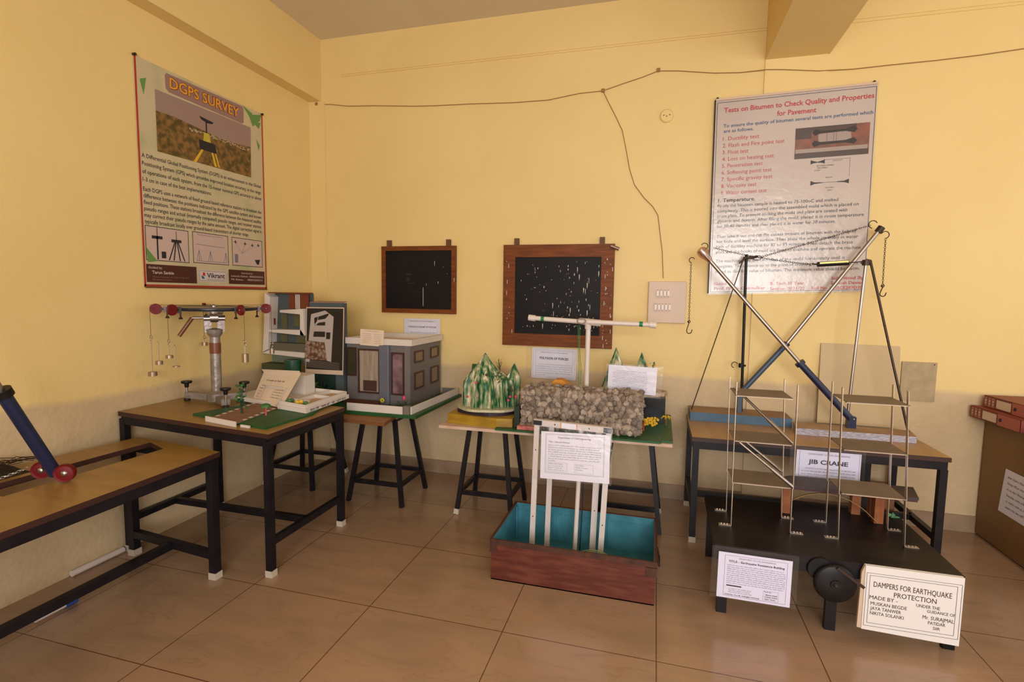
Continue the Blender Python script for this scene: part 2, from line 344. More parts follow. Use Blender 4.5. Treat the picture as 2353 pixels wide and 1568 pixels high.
LN = ['A Differential Global Positioning System (DGPS) is an enhancement to the Global', 'Positioning System (GPS) which provides improved location accuracy, in the range', 'of operations of each system, from the 15-meter nominal GPS accuracy to about',
      '1-3 cm in case of the best implementations.', 'Each DGPS uses a network of fixed ground-based reference stations to broadcast the', 'difference between the positions indicated by the GPS satellite system and known',
      'fixed positions. These stations broadcast the difference between the measured satellite', 'pseudo ranges and actual (internally computed) pseudo ranges, and receiver stations', 'may correct their pseudo ranges by the same amount. The digital correction signal is', 'typically broadcast locally over ground-based transmitters of shorter range.']
for i, (a0, b0, u1) in enumerate([(.551, .545, .963), (.596, .590, .962), (.642, .634, .965), (.687, .68, .506), (.742, .735, .961), (.780, .773, .96), (.817, .808, .958), (.854, .843, .957), (.891, .878, .956), (.928, .916, .828)]):
    mb.text(P, LN[i], .02, a0+.006, .0235, INK, u1-.02, slope=(b0-a0)/(u1-.02), bold=.006)
PB = mat('poster pale box', (196, 170, 160), .4)
for u0, v0, u1, v1 in [(.019, .945, .313, 1.148), (.343, .942, .634, 1.144), (.667, .943, .96, 1.142)]:
    mb.quad(P, u0, v0, u1, v1, PB); mb.frame(P, u0, v0, u1, v1, .004, INK, .001)
for cx, top, bot in [(.225, 1.01, 1.14), (.095, 1.0, 1.14)]:
    mb.quad(P, cx-.035, top, cx+.035, top+.018, INK, .0012); mb.quad(P, cx-.002, top-.05, cx+.002, top, INK, .0012)
    if cx > .2:
        for s_ in (-1, -.4, .4, 1): mb.poly(P, [(cx+s_*.012-.004, top+.018), (cx+s_*.012+.004, top+.018), (cx+s_*.055+.004, bot), (cx+s_*.055-.004, bot)], INK, .0012)
    else: mb.quad(P, cx-.005, top, cx+.005, bot, INK, .0012); mb.quad(P, cx+.025, 1.09, cx+.055, 1.13, INK, .0012)
mb.text(P, 'Engineering Survey Solutions', .38, .962, .009, INKG, .21)
for cx in (.39, .48, .61):
    for s_ in (-1, 0, 1): mb.poly(P, [(cx-.0015, 1.06), (cx+.0015, 1.06), (cx+s_*.018+.0015, 1.125), (cx+s_*.018-.0015, 1.125)], INKG, .0012)
mb.poly(P, [(.37, 1.02), (.6, 1.025), (.6, 1.028), (.37, 1.023)], INKG, .0012); mb.quad(P, .37, 1.127, .62, 1.13, INKG, .0012)
for cx, cy in ((.70, .975), (.79, .98), (.86, .985), (.92, .98)):
    mb.quad(P, cx-.014, cy-.0025, cx+.014, cy+.0025, INK, .0012); mb.quad(P, cx-.003, cy-.012, cx+.003, cy+.012, INK, .0012)
    mb.poly(P, [(cx-.001, cy), (cx+.001, cy), (.76, 1.05), (.757, 1.05)], INKG, .0011)
mb.quad(P, .69, 1.06, .72, 1.12, INKG, .0012); mb.poly(P, [(.88, 1.09), (.935, 1.085), (.92, 1.125), (.90, 1.12)], INK, .0012)
mb.quad(P, .016, 1.17, .365, 1.277, PBR); mb.quad(P, .63, 1.172, .978, 1.273, PBR)
PW = mat('poster white lettering', (214, 190, 176), .5)
mb.text(P, 'Guided by:', .03, 1.196, .014, PW, .09, d=.0016); mb.text(P, 'Tarun Sankle', .052, 1.226, .018, PW, .145, bold=.012, d=.0016)
mb.text(P, 'Vikrant Institute of Technology and', .052, 1.248, .009, mat('dim poster lettering', (150, 110, 96), .5), .25, d=.0016); mb.text(P, 'Management, Indore', .052, 1.264, .009, _M['dim poster lettering'], .13, d=.0016)
mb.quad(P, .379, 1.186, .612, 1.264, mat('logo box', (206, 190, 182), .4)); mb.frame(P, .385, 1.192, .606, 1.258, .002, mat('logo navy', (36, 34, 74), .4), .001)
mb.text(P, 'Vikrant', .445, 1.236, .032, _M['logo navy'], .15, bold=.02); mb.poly(P, [(.415, 1.20), (.432, 1.206), (.43, 1.226), (.412, 1.222)], RED, .0014); mb.poly(P, [(.40, 1.222), (.42, 1.23), (.425, 1.246), (.405, 1.243)], BLUE, .0014)
mb.text(P, 'GROUP OF INSTITUTES', .445, 1.251, .007, _M['logo navy'], .15)
mb.text(P, 'Submitted by', .80, 1.198, .011, PW, .11, 'C', d=.0024); mb.text(P, 'Lokendra Rathod - 0858CE203D10', .65, 1.222, .013, PW, .31, d=.0024); mb.text(P, 'Md. Rizwan -     0858CE203D14', .65, 1.246, .013, PW, .30, d=.0024)
LG = mat('poster foliage', (96, 140, 70), .5)
for q in ([(.80, .0), (.90, .03), (.88, .07)], [(.90, .09), (.98, .07), (.96, .12)], [(.93, .2), (.965, .24), (.95, .28)], [(.03, .12), (.07, .1), (.05, .2)], [(.02, 1.07), (.09, 1.15), (.03, 1.16)], [(.86, .05), (.99, .01), (.97, .06), (.90, .12)]): LGD = globals().get('LGD', .0007)+.0001; mb.poly(P, q, LG, LGD)
mb.build('printed_sheet', t)
MB().cyl((LW+.009, 2.39, 1.515), (LW+.009, 3.38, 1.515), .006, BROWNT, 8).build('bottom_rod', t)
for y_, z_ in ((2.386, 2.822), (3.376, 2.815)): MB().cyl((LW+.001, y_, z_), (LW+.02, y_, z_), .008, DARKST, 8).build('nail', t)

# --- back wall poster (bitumen)
Ob = Vector((.345, BW-.020, 2.85)); P = Plane(Ob, (.9705, 0, .030), (.012, 0, -1.32))
P.V = Vector((.0095, 0, -1)).normalized(); P.U = Vector((1, 0, .029)).normalized()
t = thing('bitumen_poster', 'large white bitumen tests poster under clear film on back wall', 'poster', (.83, BW, 1.52))
PWH = mat('poster off-white', (206, 190, 178), .28, c2=(198, 182, 176), scale=2.5)
mb = MB().sheet(P, .966, 1.32, PWH, .004)
mb.frame(P, .010, .018, .962, 1.312, .003, INK)
SERR = RED
mb.text(P, 'Tests on Bitumen to Check Quality and Properties', .055, .088, .032, RED, .895, bold=.014); mb.text(P, 'for Pavement', .387, .143, .032, RED, .235, bold=.014)
mb.text(P, 'To ensure the quality of bitumen several tests are performed which', .055, .187, .022, BLUE, .895, bold=.012); mb.text(P, 'are as follows.', .057, .222, .022, BLUE, .19, bold=.012)
for i, (s_, w_) in enumerate([('1. Ductility test', .228), ('2. Flash and Fire point test', .386), ('3. Float test', .165), ('4. Loss on heating test', .325), ('5. Penetration test', .258), ('6. Softening point test', .315), ('7. Specific gravity test', .322), ('8. Viscosity test', .225), ('9. Water content test', .29)]):
    mb.text(P, s_, .055, .275+i*.0455, .026, RED, w_)
mb.text(P, '1. Temperature.', .04, .690, .025, INK, .235, bold=.016)
BL = [('Firstly the bitumen sample is heated to 75-100oC and melted', .725, .742), ('completely. This is poured into the assembled mold which is placed on', .760, .862), ('brass plate. To prevent sticking the mold and plate are coated with', .795, .80), ('glycerin and dextrin. After filling the mold, placed it in room temperature', .830, .895), ('for 30-40 minutes and then placed it in water for 30 minutes.', .865, .735),
      ('Then take it out and cut the excess amount of bitumen with the help of', .935, .858), ('hot knife and level the surface. Then place the whole assembly in water', .970, .87), ('bath of ductility machine for 85 to 95 minutes. Then detach the brass', 1.006, .84), ('plate and the hooks of mold are fixed to machine and operate the machine', 1.042, .89),
      ('The machine pulls the two clips of the mold horizontally until it', 1.105, .80), ('elongates. The distance up to the point of breaking from the starting point is', 1.142, .905), ('noted as ductility value of bitumen. The minimum value should be 75cm.', 1.178, .89)]
for s_, v_, w_ in BL: mb.text(P, s_, .038, v_, .021, INK, w_, bold=.004)
mb.text(P, 'Guided by:', .035, 1.262, .02, RED, .12, bold=.02); mb.text(P, 'Prof. Pratik Chintulkar', .035, 1.296, .02, RED, .33, bold=.014)
mb.text(P, 'B. Tech III Year', .395, 1.268, .02, RED, .21, bold=.008); mb.text(P, 'Session 2021/22', .395, 1.304, .02, RED, .215, bold=.008)
mb.text(P, 'Submitted By', .765, 1.240, .02, RED, .19, bold=.016); mb.text(P, 'Santosh Dawar', .765, 1.272, .02, RED, .185, bold=.016); mb.text(P, 'Roll No. 0858CE203D30', .65, 1.304, .02, RED, .30, bold=.016)
# its photograph and two small diagrams
mb.quad(P, .505, .237, .937, .436, mat('poster print brown', (150, 84, 66), .35, c2=(116, 70, 58), scale=20))
mb.quad(P, .505, .237, .60, .31, mat('poster print dark', (70, 52, 50), .35), .001); mb.quad(P, .60, .237, .86, .262, _M['poster print dark'], .001)
for v_ in (.272, .345):
    mb.poly(P, [(.62, v_-.02), (.655, v_-.008), (.80, v_-.008), (.85, v_-.022), (.868, v_), (.85, v_+.02), (.80, v_+.008), (.655, v_+.01), (.62, v_+.022), (.605, v_)], INK, .0016)
mb.poly(P, [(.64, .285), (.83, .278), (.835, .335), (.645, .34)], mat('poster print grey', (168, 150, 142), .3), .0014)
for u_ in (.69, .73, .745): mb.quad(P, u_, .28, u_+.004, .338, INKG, .0015)
mb.quad(P, .51, .375, .93, .40, _M['poster print grey'], .0013); mb.quad(P, .505, .40, .937, .436, _M['poster print dark'], .0012)
mb.poly(P, [(.605, .45), (.618, .456), (.645, .464), (.675, .456), (.688, .45), (.688, .478), (.675, .472), (.645, .468), (.618, .472), (.605, .478)], INK, .0014)
mb.quad(P, .688, .452, .836, .4545, INKG, .001); mb.quad(P, .834, .452, .836, .57, INKG, .001)
mb.text(P, 'DUCTILITY', .735, .466, .007, INK, .055); mb.text(P, 'BITUMEN SAMPLE', .642, .494, .008, INK, .10); mb.text(P, 'SPECIMEN', .645, .508, .008, INK, .06); mb.text(P, 'START', .63, .523, .008, INK, .036)
mb.poly(P, [(.61, .585), (.635, .596), (.68, .598), (.68, .602), (.635, .606), (.61, .615)], INK, .0014); mb.poly(P, [(.835, .585), (.81, .596), (.765, .598), (.765, .602), (.81, .606), (.835, .615)], INK, .0014); mb.quad(P, .68, .5985, .765, .6015, INKG, .001)
mb.text(P, 'BREAK', .70, .572, .007, INK, .04); mb.text(P, 'BITUMEN', .70, .638, .007, INK, .05); mb.text(P, 'END', .712, .655, .007, INK, .026)
mb.build('printed_sheet', t)
Pf = Plane(Ob-Vector((0, .006, 0)), (1, 0, .029), (.0095, 0, -1)); Pf.V = P.V
MB().add([Pf(-.006, -.012), Pf(.972, -.012), Pf(.972, 1.33), Pf(-.006, 1.33)], [(3, 2, 1, 0)], plastic_mat('smooth poster film', (250, 250, 250), .05, .25, .12)).build('clear_film', t)
MB().bar(P(0, 0, .004), P(.966, 0, .004), .012, .012, PLATE).bar(P(-.004, 0, .002), P(-.004, 1.32, .002), .008, .008, DARKST, (1, 0, 0)).build('edge_batten', t)
for u_ in (.01, .945): p = P(u_, -.01, 0); MB().cyl((p.x, BW-.015, p.z), (p.x, BW-.025, p.z), .009, DARKST, 8).build('nail', t)

# ================================================================== BLACKBOARDS
def blackboard(x0, x1, z0, z1, fw, label, seed, nspots, chalk):
    t = thing('blackboard', label, 'blackboard', ((x0+x1)/2, BW, z0))
    y1, y0 = BW-.004, BW-.032; r = random.Random(seed)
    fr = MB()
    fr.box((x0, y0, z1-fw), (x1, y1, z1), WOODH).box((x0, y0, z0), (x1, y1, z0+fw), WOODH).box((x0, y0+.001, z0+fw), (x0+fw, y1, z1-fw), WOODB).box((x1-fw, y0+.001, z0+fw), (x1, y1, z1-fw), WOODB)
    SP = mat('white paint drips', (206, 196, 188), .6)
    Pf = Plane((x0, y0-.0002, z1), (1, 0, 0), (0, 0, -1))
    for _ in range(nspots//3):
        u = (x1-x0)-r.uniform(.01, fw-.02) if r.random() < .8 else r.uniform(.02, fw-.02); v = r.uniform(.1, z1-z0-.02); h = r.choice([.006, .01, .03]); fr.quad(Pf, u, v, u+.004, v+h, SP, .001)
    fr.build('frame', t)
    pn = MB().box((x0+fw-.005, y0+.012, z0+fw-.005), (x1-fw+.005, y1-.002, z1-fw+.005), BOARD)
    P = Plane((x0+fw, y0+.0118, z1-fw), (1, 0, 0), (0, 0, -1)); W, H = x1-x0-2*fw, z1-z0-2*fw
    for _ in range(nspots):
        u = W*(r.random()**.6)*.97; v = r.uniform(.02, H-.03); h = r.choice([.004, .006, .008, .014, .02, .045]) if u > .3*W else r.choice([.004, .006, .015])
        wd = r.uniform(.0025, .006); pn.poly(P, [(u, v), (u+wd, v), (u+wd*1.1, v+h*.5), (u+wd*.4, v+h), (u+wd*.1, v+h*.6)], SP, .001)
    for q in chalk: pn.quad(P, *q, CHALK if q[2]-q[0] < .006 else mat('faint chalk dust', (34, 31, 32), .8), .0012)
    pn.build('slate', t)
    for k in (.10, .90) if fw < .05 else (.12, .89):
        xc = x0+(x1-x0)*k; MB().box((xc-.018, y0+.004, z1-.02), (xc+.018, y1, z1+.05), mat('wood hanging block', (96, 62, 36), .6)).build('hanging_block', t)
    return t
blackboard(-2.216, -1.556, 1.337, 1.884, .036, 'smaller of the two blackboards, above the parallelogram sheet', 3, 5, [(.335, .30, .339, .45), (.24, .335, .335, .337), (.19, .185, .235, .20), (.19, .22, .215, .25), (.2, .262, .27, .268)])
t = blackboard(-1.157, -.306, 1.106, 1.885, .095, 'larger blackboard with wide brown frame and white drips', 11, 110, [])
MB().cyl((-.335, BW-.05, 1.868), (-.275, BW-.04, 1.845), .013, mat('old metal pipe', (140, 116, 100), .4, .6), 12).build('pipe_stub', t)

# ================================================================== PAPER NOTICES
def notice(P, w, h, label, lines, sleeve=None, name='notice_sheet', M=PAPER, cat='notice', loc=None, sleeve_side=None):
    c = P(w/2, h, 0); t = thing(name, label, cat, c)
    mb = MB().sheet(P, w, h, M, .001); lines(mb, P); mb.build('paper', t)
    if sleeve:
        u0, v0, u1, v1 = sleeve
        MB().add([P(u0, v1, .004), P(u1, v1, .004), P(u1, v0, .004), P(u0, v0, .004)], [(0, 1, 2, 3)], SLEEVE).build('plastic_sleeve', t)
    return t
def L1(mb, P):
    mb.frame(P, .012, .012, .312, .24, .001, INKP); mb.frame(P, .03, .02, .296, .24, .001, INKP)
    mb.text(P, 'DEPARTMENT OF CIVIL ENGINEERING', .163, .027, .008, INKG, .215, 'C'); mb.text(P, 'PARALLELOGRAM OF FORCES', .163, .075, .0135, INKP, .25, 'C', bold=.02)
    for i in range(7): mb.scrawl(P, .035+(.02 if i == 0 else 0), .288, .118+i*.0165, .0075, INKP)
notice(Plane((-2.022, BW-.004, 1.292), (1, 0, 0), (0, 0, -1)), .322, .25, 'small PARALLELOGRAM OF FORCES sheet under the smaller blackboard', L1, (-.005, -.005, .345, .26))
def L2(mb, P):
    mb.frame(P, .01, .01, .34, .226, .001, INKG); mb.frame(P, .03, .018, .322, .226, .001, INKG)
    mb.text(P, 'DEPARTMENT OF CIVIL ENGINEERING', .175, .037, .008, INKG, .21, 'C'); mb.text(P, 'POLYGON OF FORCES', .175, .086, .0175, mat('ink violet black', (52, 44, 80), .6), .225, 'C', bold=.03)
    for i in range(6): mb.scrawl(P, .035+(.02 if i == 0 else 0), .318 if i < 5 else .11, .130+i*.0165, .007, INKG)
notice(Plane((-.920, BW-.004, 1.092), (1, 0, -.015), (0, 0, -1)), .35, .237, 'POLYGON OF FORCES sheet under the larger blackboard', L2, (-.045, -.012, .37, .25))

# ================================================================== TABLES AND STOOLS
def tiltA(p): return Vector((p.x, p.y, p.z+max(0, (-1.90-p.x))*.046))     # the left laboratory table stands higher on its wall side
def zA(x): return .77+max(0, -1.90-x)*.046
t = thing('laboratory_table', 'steel-framed brown-topped table in the left corner carrying the force table', 'table', (-2.4, 2.52, 0))
mb = MB().slab([(-2.885, 2.185, .745), (-1.885, 2.185, .745), (-1.885, 2.865, .745), (-2.885, 2.865, .745)], (0, 0, .025), EDGE, LAM)
mb.build('tabletop', t, warp=tiltA)
mb = MB()
for a, b in (((-2.86, 2.205, .722), (-1.905, 2.205, .722)), ((-2.86, 2.845, .722), (-1.905, 2.845, .722)), ((-2.865, 2.2, .722), (-2.865, 2.85, .722)), ((-1.905, 2.2, .722), (-1.905, 2.85, .722))): mb.bar(a, b, .034, .042, NAVY)
mb.build('top_frame', t, warp=tiltA)
def leg(p0, p1, parent, wdt=.036, shoe=True, M=None, foot_h=.035):
    p0, p1 = Vector(p0), Vector(p1); d = (p1-p0)
    l = MB().bar(p0+d*((foot_h if shoe else 0)/d.length), p1, wdt, wdt, M or NAVY, (0, 1, 0)).build('leg', parent)
    if shoe: MB().bar(p0+Vector((0, 0, .0)), p0+d*(foot_h/d.length), wdt+.006, wdt+.006, SHOE, (0, 1, 0)).build('foot_cap', l)
    return l
for x, y in ((-1.905, 2.205), (-1.905, 2.84), (-2.865, 2.84), (-2.865, 2.205)): leg((x, y, 0), (x, y, zA(x)-.04), t)
MB().bar((-1.905, 2.21, .185), (-1.905, 2.83, .185), .03, .036, NAVY).build('stretcher', t)
MB().bar((-2.865, 2.21, .185), (-2.865, 2.83, .185), .03, .036, NAVY).build('stretcher', t)
MB().bar((-2.86, 2.50, .185), (-1.91, 2.50, .185), .03, .036, NAVY).build('stretcher', t)

# long slotted work bench at the left edge
t = thing('slotted_bench', 'low long bench with a slot in its brown top, left foreground', 'bench', (-2.45, 1.3, 0))
q = [Vector((-2.14, 2.135, .645)), Vector((-2.785, 2.215, .645)), Vector((-2.885, 1.60, .645)), Vector((-2.885, .25, .645)), Vector((-2.10, .25, .645))]
SL = [Vector((-2.455, 2.085, .645)), Vector((-2.625, 2.155, .645)), Vector((-2.665, 1.40, .645)), Vector((-2.475, 1.40, .645))]
mb = MB(); up = Vector((0, 0, .025))
def ring(mb, o, i, Mt):     # o, i: matching loops; faces between
    n = len(o); mb.add(o+i, [(k, (k+1) % n, n+(k+1) % n, n+k) for k in range(n)], Mt)
O4 = [q[0], q[1], Vector((-2.885, 1.10, .645)), Vector((-2.12, 1.10, .645))]
O4 = [Vector((-2.14, 2.135, .645)), Vector((-2.785, 2.215, .645)), Vector((-2.885, 1.35, .645)), Vector((-2.118, 1.35, .645))]
for pts in ([O4[0], O4[1], SL[1], SL[0]], [O4[1], O4[2], SL[2], SL[1]], [O4[2], O4[3], SL[3], SL[2]], [O4[3], O4[0], SL[0], SL[3]]): mb.slab(pts, up, EDGE, LAM)
mb.slab([Vector((-2.118, 1.35, .645)), Vector((-2.885, 1.35, .645)), Vector((-2.885, .25, .645)), Vector((-2.09, .25, .645))], up, EDGE, LAM)
mb.build('bench_top', t)
mb = MB().bar((-2.155, 2.12, .622), (-2.115, .3, .622), .036, .046, NAVY).bar((-2.155, 2.118, .622), (-2.785, 2.195, .622), .036, .046, NAVY).bar((-2.79, 2.19, .622), (-2.86, .3, .622), .036, .046, NAVY)
mb.build('top_frame', t)
for x, y in ((-2.168, 2.105), (-2.80, 2.175), (-2.13, .35), (-2.85, .35)): leg((x, y, 0), (x, y, .61), t, .04)
MB().bar((-2.168, 2.105, .125), (-2.80, 2.175, .125), .034, .04, NAVY).build('stretcher', t)
MB().bar((-2.486, 2.14, .12), (-2.49, .35, .12), .034, .04, NAVY).build('stretcher', t)

def stool(fx0, fx1, fy0, fy1, label, top=.64, seat=.31, shoes=(0, 0, 0, 0), group='steel-legged stools carrying the models'):
    cx, cy = (fx0+fx1)/2, (fy0+fy1)/2; t = thing('stool', label, 'stool', (cx, cy, 0), group); h = seat/2
    MB().box((cx-h, cy-h, top-.022), (cx+h, cy+h, top), LAM2).build('seat', t)
    mb = MB(); s = h-.03
    for a, b in (((cx-s, cy-s), (cx+s, cy-s)), ((cx+s, cy-s), (cx+s, cy+s)), ((cx+s, cy+s), (cx-s, cy+s)), ((cx-s, cy+s), (cx-s, cy-s))): mb.bar((*a, top-.036), (*b, top-.036), .026, .028, NAVY)
    mb.build('seat_frame', t)
    F = [(fx0, fy0), (fx1, fy0), (fx1, fy1), (fx0, fy1)]; T = [(cx-s, cy-s), (cx+s, cy-s), (cx+s, cy+s), (cx-s, cy+s)]
    for i in range(4): leg((*F[i], 0), (*T[i], top-.05), t, .028, shoes[i])
    k = .15/(top-.05); R = [(F[i][0]*(1-k)+T[i][0]*k, F[i][1]*(1-k)+T[i][1]*k, .15) for i in range(4)]
    for i in range(4): MB().bar(R[i], R[(i+1) % 4], .024, .028, NAVY).build('foot_rail', t)
    return t
stool(-2.875, -2.45, 3.29, 3.73, 'stool in the far left corner behind the laboratory table', shoes=(1, 0, 1, 0))
stool(-2.09, -1.665, 3.21, 3.60, 'stool under the grey house model and brown plank')
stool(-1.265, -.875, 3.235, 3.61, 'stool under the model with the tall green mountain', shoes=(1, 0, 0, 0))
stool(-.325, .075, 3.32, 3.67, 'stool behind the open tin trunk, under the stone dam model', shoes=(0, 0, 1, 0))
mb = MB().slab([(-2.36, 2.99, .6405), (-1.66, 2.965, .6405), (-1.70, 3.22, .6405), (-2.36, 3.26, .6405)], (0, 0, .024), mat('plank edge', (120, 74, 36), .6), mat('plywood plank', (150, 104, 58), .55, c2=(134, 88, 46), scale=4, stretch=(1, 7, 1)))
tag(mb.build('plank'), 'brown plywood plank lying on stools under the house model base', 'plank')

# right table
t = thing('laboratory_table', 'brown-topped table along the back wall carrying the jib cranes', 'table', (.9, 3.58, 0))
MB().slab([(.242, 3.265, .635), (1.565, 3.265, .635), (1.565, 3.895, .635), (.242, 3.895, .635)], (0, 0, .025), EDGE, mat('amber laminate', (160, 120, 64), .35, c2=(172, 132, 78), scale=3, stretch=(6, 1, 1))).build('tabletop', t)
mb = MB()
for a, b in (((.25, 3.285, .612), (1.55, 3.285, .612)), ((.25, 3.875, .612), (1.55, 3.875, .612)), ((.265, 3.28, .612), (.265, 3.88, .612)), ((1.54, 3.28, .612), (1.54, 3.88, .612))): mb.bar(a, b, .034, .046, NAVY)
mb.build('top_frame', t)
for x, y in ((.268, 3.285), (1.537, 3.285), (1.537, 3.87), (.268, 3.87)): leg((x, y, 0), (x, y, .59), t, .036)
MB().bar((.268, 3.29, .2), (.268, 3.87, .2), .03, .036, NAVY).build('stretcher', t)
MB().bar((1.537, 3.29, .2), (1.537, 3.87, .2), .03, .036, NAVY).build('stretcher', t)
MB().bar((.27, 3.58, .2), (1.535, 3.58, .2), .03, .036, NAVY).build('stretcher', t)
a = oy(2028, 1056, 3.6); MB().bar((1.285, 3.6, .0), (1.285, 3.6, .59), .045, .04, NAVY, (0, 1, 0)).build('middle_post', t)

# side cabinet
BRN = mat('brown cabinet board', (128, 92, 46), .55, c2=(112, 78, 36), scale=2)
t = thing('side_cabinet', 'brown wooden cabinet at the right edge with files on top', 'cabinet', (2.4, 3.5, 0))
MB().box((2.05, 3.02, .012), (2.85, 3.94, .752), BRN).build('body', t)
MB().box((2.04, 3.01, .752), (2.86, 3.945, .770), BRN).build('top', t)
P = Plane(ox(2312, 1077, 2.048), (0, -1, 0), (0, 0, -1)); P.N = Vector((-1, 0, 0)); P.U = Vector((0, -1, .0)); 
mb = MB().add([P(0, .0, .001), P(-.035, .27, .001), P(.30, .27, .001), P(.30, .0, .001)], [(0, 1, 2, 3)], PAPER)
for i in range(6): mb.scrawl(P, .03, .28, .05+i*.036, .014, INKG, .002)
mb.build('paper_label', t)
FIL = mat('brick-red box file', (132, 56, 44), .55); FIL2 = mat('box file pale red', (166, 90, 78), .55)
def box_file(o, ang, label, z):
    t = thing('box_file', label, 'box file', (o[0], o[1], z), 'lever arch files on the cabinet')
    d = Vector((math.sin(ang), -math.cos(ang), 0)); s = Vector((math.cos(ang), math.sin(ang), 0)); o = Vector((*o, z))   # d: along the spine, s: away from it
    def bx(a0, a1, b0, b1, c0, c1, M, mb): return mb.slab([o+d*a0+s*b0+Vector((0, 0, c0)), o+d*a1+s*b0+Vector((0, 0, c0)), o+d*a1+s*b1+Vector((0, 0, c0)), o+d*a0+s*b1+Vector((0, 0, c0))], (0, 0, c1-c0), M)
    mb = MB(); bx(0, .42, 0, .27, 0, .003, FIL, mb); bx(0, .42, 0, .27, .069, .072, FIL, mb); bx(0, .42, 0, .003, 0, .072, FIL, mb); bx(.004, .416, .01, .26, .004, .05, PAPER, mb); bx(0, .003, 0, .27, 0, .072, FIL, mb); bx(.417, .42, 0, .27, 0, .072, FIL, mb); mb.build('cover', t)
    P = Plane(o-s*.0008+Vector((0, 0, .072)), d, (0, 0, -1)); P.N = -s
    mb = MB(); mb.quad(P, .11, .008, .235, .064, PLATE, .001); mb.frame(P, .11, .008, .235, .064, .002, INK, .002); mb.quad(P, .24, .002, .418, .07, FIL2, .0008)
    mb.lathe([(0, .004), (.007, .004), (.010, .002), (.011, 0)], P(.265, .036, .001), INK, 14, -s)
    W = mat('file lettering', (226, 190, 170), .5)
    for k, tx in ((.012, 'BOX'), (.030, 'FILE')): pass
    for k in (.012, .044, .076):
        mb.frame(P, k, .010, k+.018, .062, .0018, W, .002); mb.poly(P, [(k+.009, .018), (k+.014, .03), (k+.009, .036), (k+.013, .046), (k+.009, .056), (k+.004, .046), (k+.008, .036), (k+.004, .03)], W, .002)
    mb.build('spine', t); return t
fa = math.radians(4)
box_file((1.958, 3.925), fa, 'red box file at the front edge of the cabinet top', .7725)
box_file((2.010, 3.90), fa, 'red box file lying on top of the other on the cabinet', .8455)
CLO = mat('black cloth', (20, 20, 26), .8)
mb = MB().ball((2.02, 3.37, .803), .05, CLO, 14, (1.0, .9, .60), .14).ball((2.05, 3.30, .806), .055, CLO, 14, (1.3, 1, .60), .14).ball((2.03, 3.41, .80), .03, CLO, 10, (1, 1, .8), .1)
tag(mb.build('cloth_bundle'), 'crumpled black cloth beside the box files on the cabinet', 'cloth')

# ================================================================== FLOOR BITS
a = oz(215, 1288); b = oz(370, 1215)
mb = MB().cyl((LW+.020, a.y-.16, .0175), (LW+.020, 2.17, .0175), .0165, PVC, 12); tag(mb.build('white_pipe'), 'white pipe lying on the floor against the left wall', 'pipe')
a = oz(80, 1425, .02); b = oz(148, 1390, .02); t = thing('capped_tube', 'white tube with blue cap under the bench at left', 'tube', (a.x, a.y, 0))
MB().cyl(a, b, .014, PVC, 12).build('tube', t); MB().cyl(b, b+(b-a).normalized()*.05, .018, mat('blue cap', (44, 74, 150), .4), 12).build('cap', t)

# ================================================================== OPEN TRUNK
RUST = mat('rusty red-brown tin', (84, 32, 20), .5, c2=(112, 58, 40), scale=7, stretch=(1, 1, 6), lo=.4, hi=.75, bump=.15)
RUSTD = mat('dark rusty rim', (56, 32, 22), .55, c2=(84, 44, 28), scale=18)
TEAL = mat('teal inner paint', (66, 132, 150), .45, c2=(52, 112, 128), scale=9)
t = thing('tin_trunk', 'open rust-brown tin trunk with teal inside, standing on the floor', 'trunk', (-.37, 2.78, 0))
x0, x1, y0, y1, H = -.787, .046, 2.515, 3.03, .222
mb = MB(); w_ = .006
mb.box((x0, y0, 0), (x1, y0+w_, H), RUST).box((x0, y1-w_, 0), (x1, y1, H), RUST).box((x0, y0+w_, 0), (x0+w_, y1-w_, H), RUST).box((x1-w_, y0+w_, 0), (x1, y1-w_, H), RUST).box((x0, y0, 0), (x1, y1, .006), RUST)
mb.build('outer_shell', t)
mb = MB(); e = .002
mb.box((x0+w_, y0+w_, .006), (x1-w_, y0+w_+e, H-.002), TEAL).box((x0+w_, y1-w_-e, .006), (x1-w_, y1-w_, H-.002), TEAL).box((x0+w_, y0+w_, .006), (x0+w_+e, y1-w_, H-.002), TEAL).box((x1-w_-e, y0+w_, .006), (x1-w_, y1-w_, H-.002), TEAL).box((x0+w_, y0+w_, .006), (x1-w_, y1-w_, .008), TEAL)
for xx in (x0+.24, x0+.29, x1-.27): mb.box((xx, y1-w_-.008, .01), (xx+.012, y1-w_-.002, H-.004), TEAL)
mb.box((x0+.01, y1-w_-.007, H-.045), (x1-.01, y1-w_-.002, H-.040), TEAL).box((x0+.012, y1-.05, .01), (x0+.02, y1-.042, H-.01), TEAL)
mb.build('painted_lining', t)
mb = MB()
mb.bar((x0-.004, y0-.004, H-.012), (x1+.004, y0-.004, H-.012), .008, .028, RUSTD).bar((x0-.004, y0-.004, H-.012), (x0-.004, y1+.004, H-.012), .008, .024, RUSTD).bar((x1+.004, y0-.004, H-.012), (x1+.004, y1+.004, H-.012), .008, .024, RUSTD)
mb.bar((x0, y1+.003, H-.008), (x1, y1+.003, H-.008), .006, .016, RUSTD)
mb.build('rim', t)
MB().box((x0-.006, y0-.007, H-.07), (x0+.03, y0, H-.02), RUSTD).build('corner_plate', t); MB().box((x1-.045, y0-.007, H-.075), (x1+.007, y0, H-.03), RUSTD).build('corner_plate', t)
MB().tube([(x1+.012, 2.72, .15), (x1+.022, 2.72, .10), (x1+.022, 2.82, .10), (x1+.012, 2.82, .15)], .005, DARKST, 8).build('handle', t)

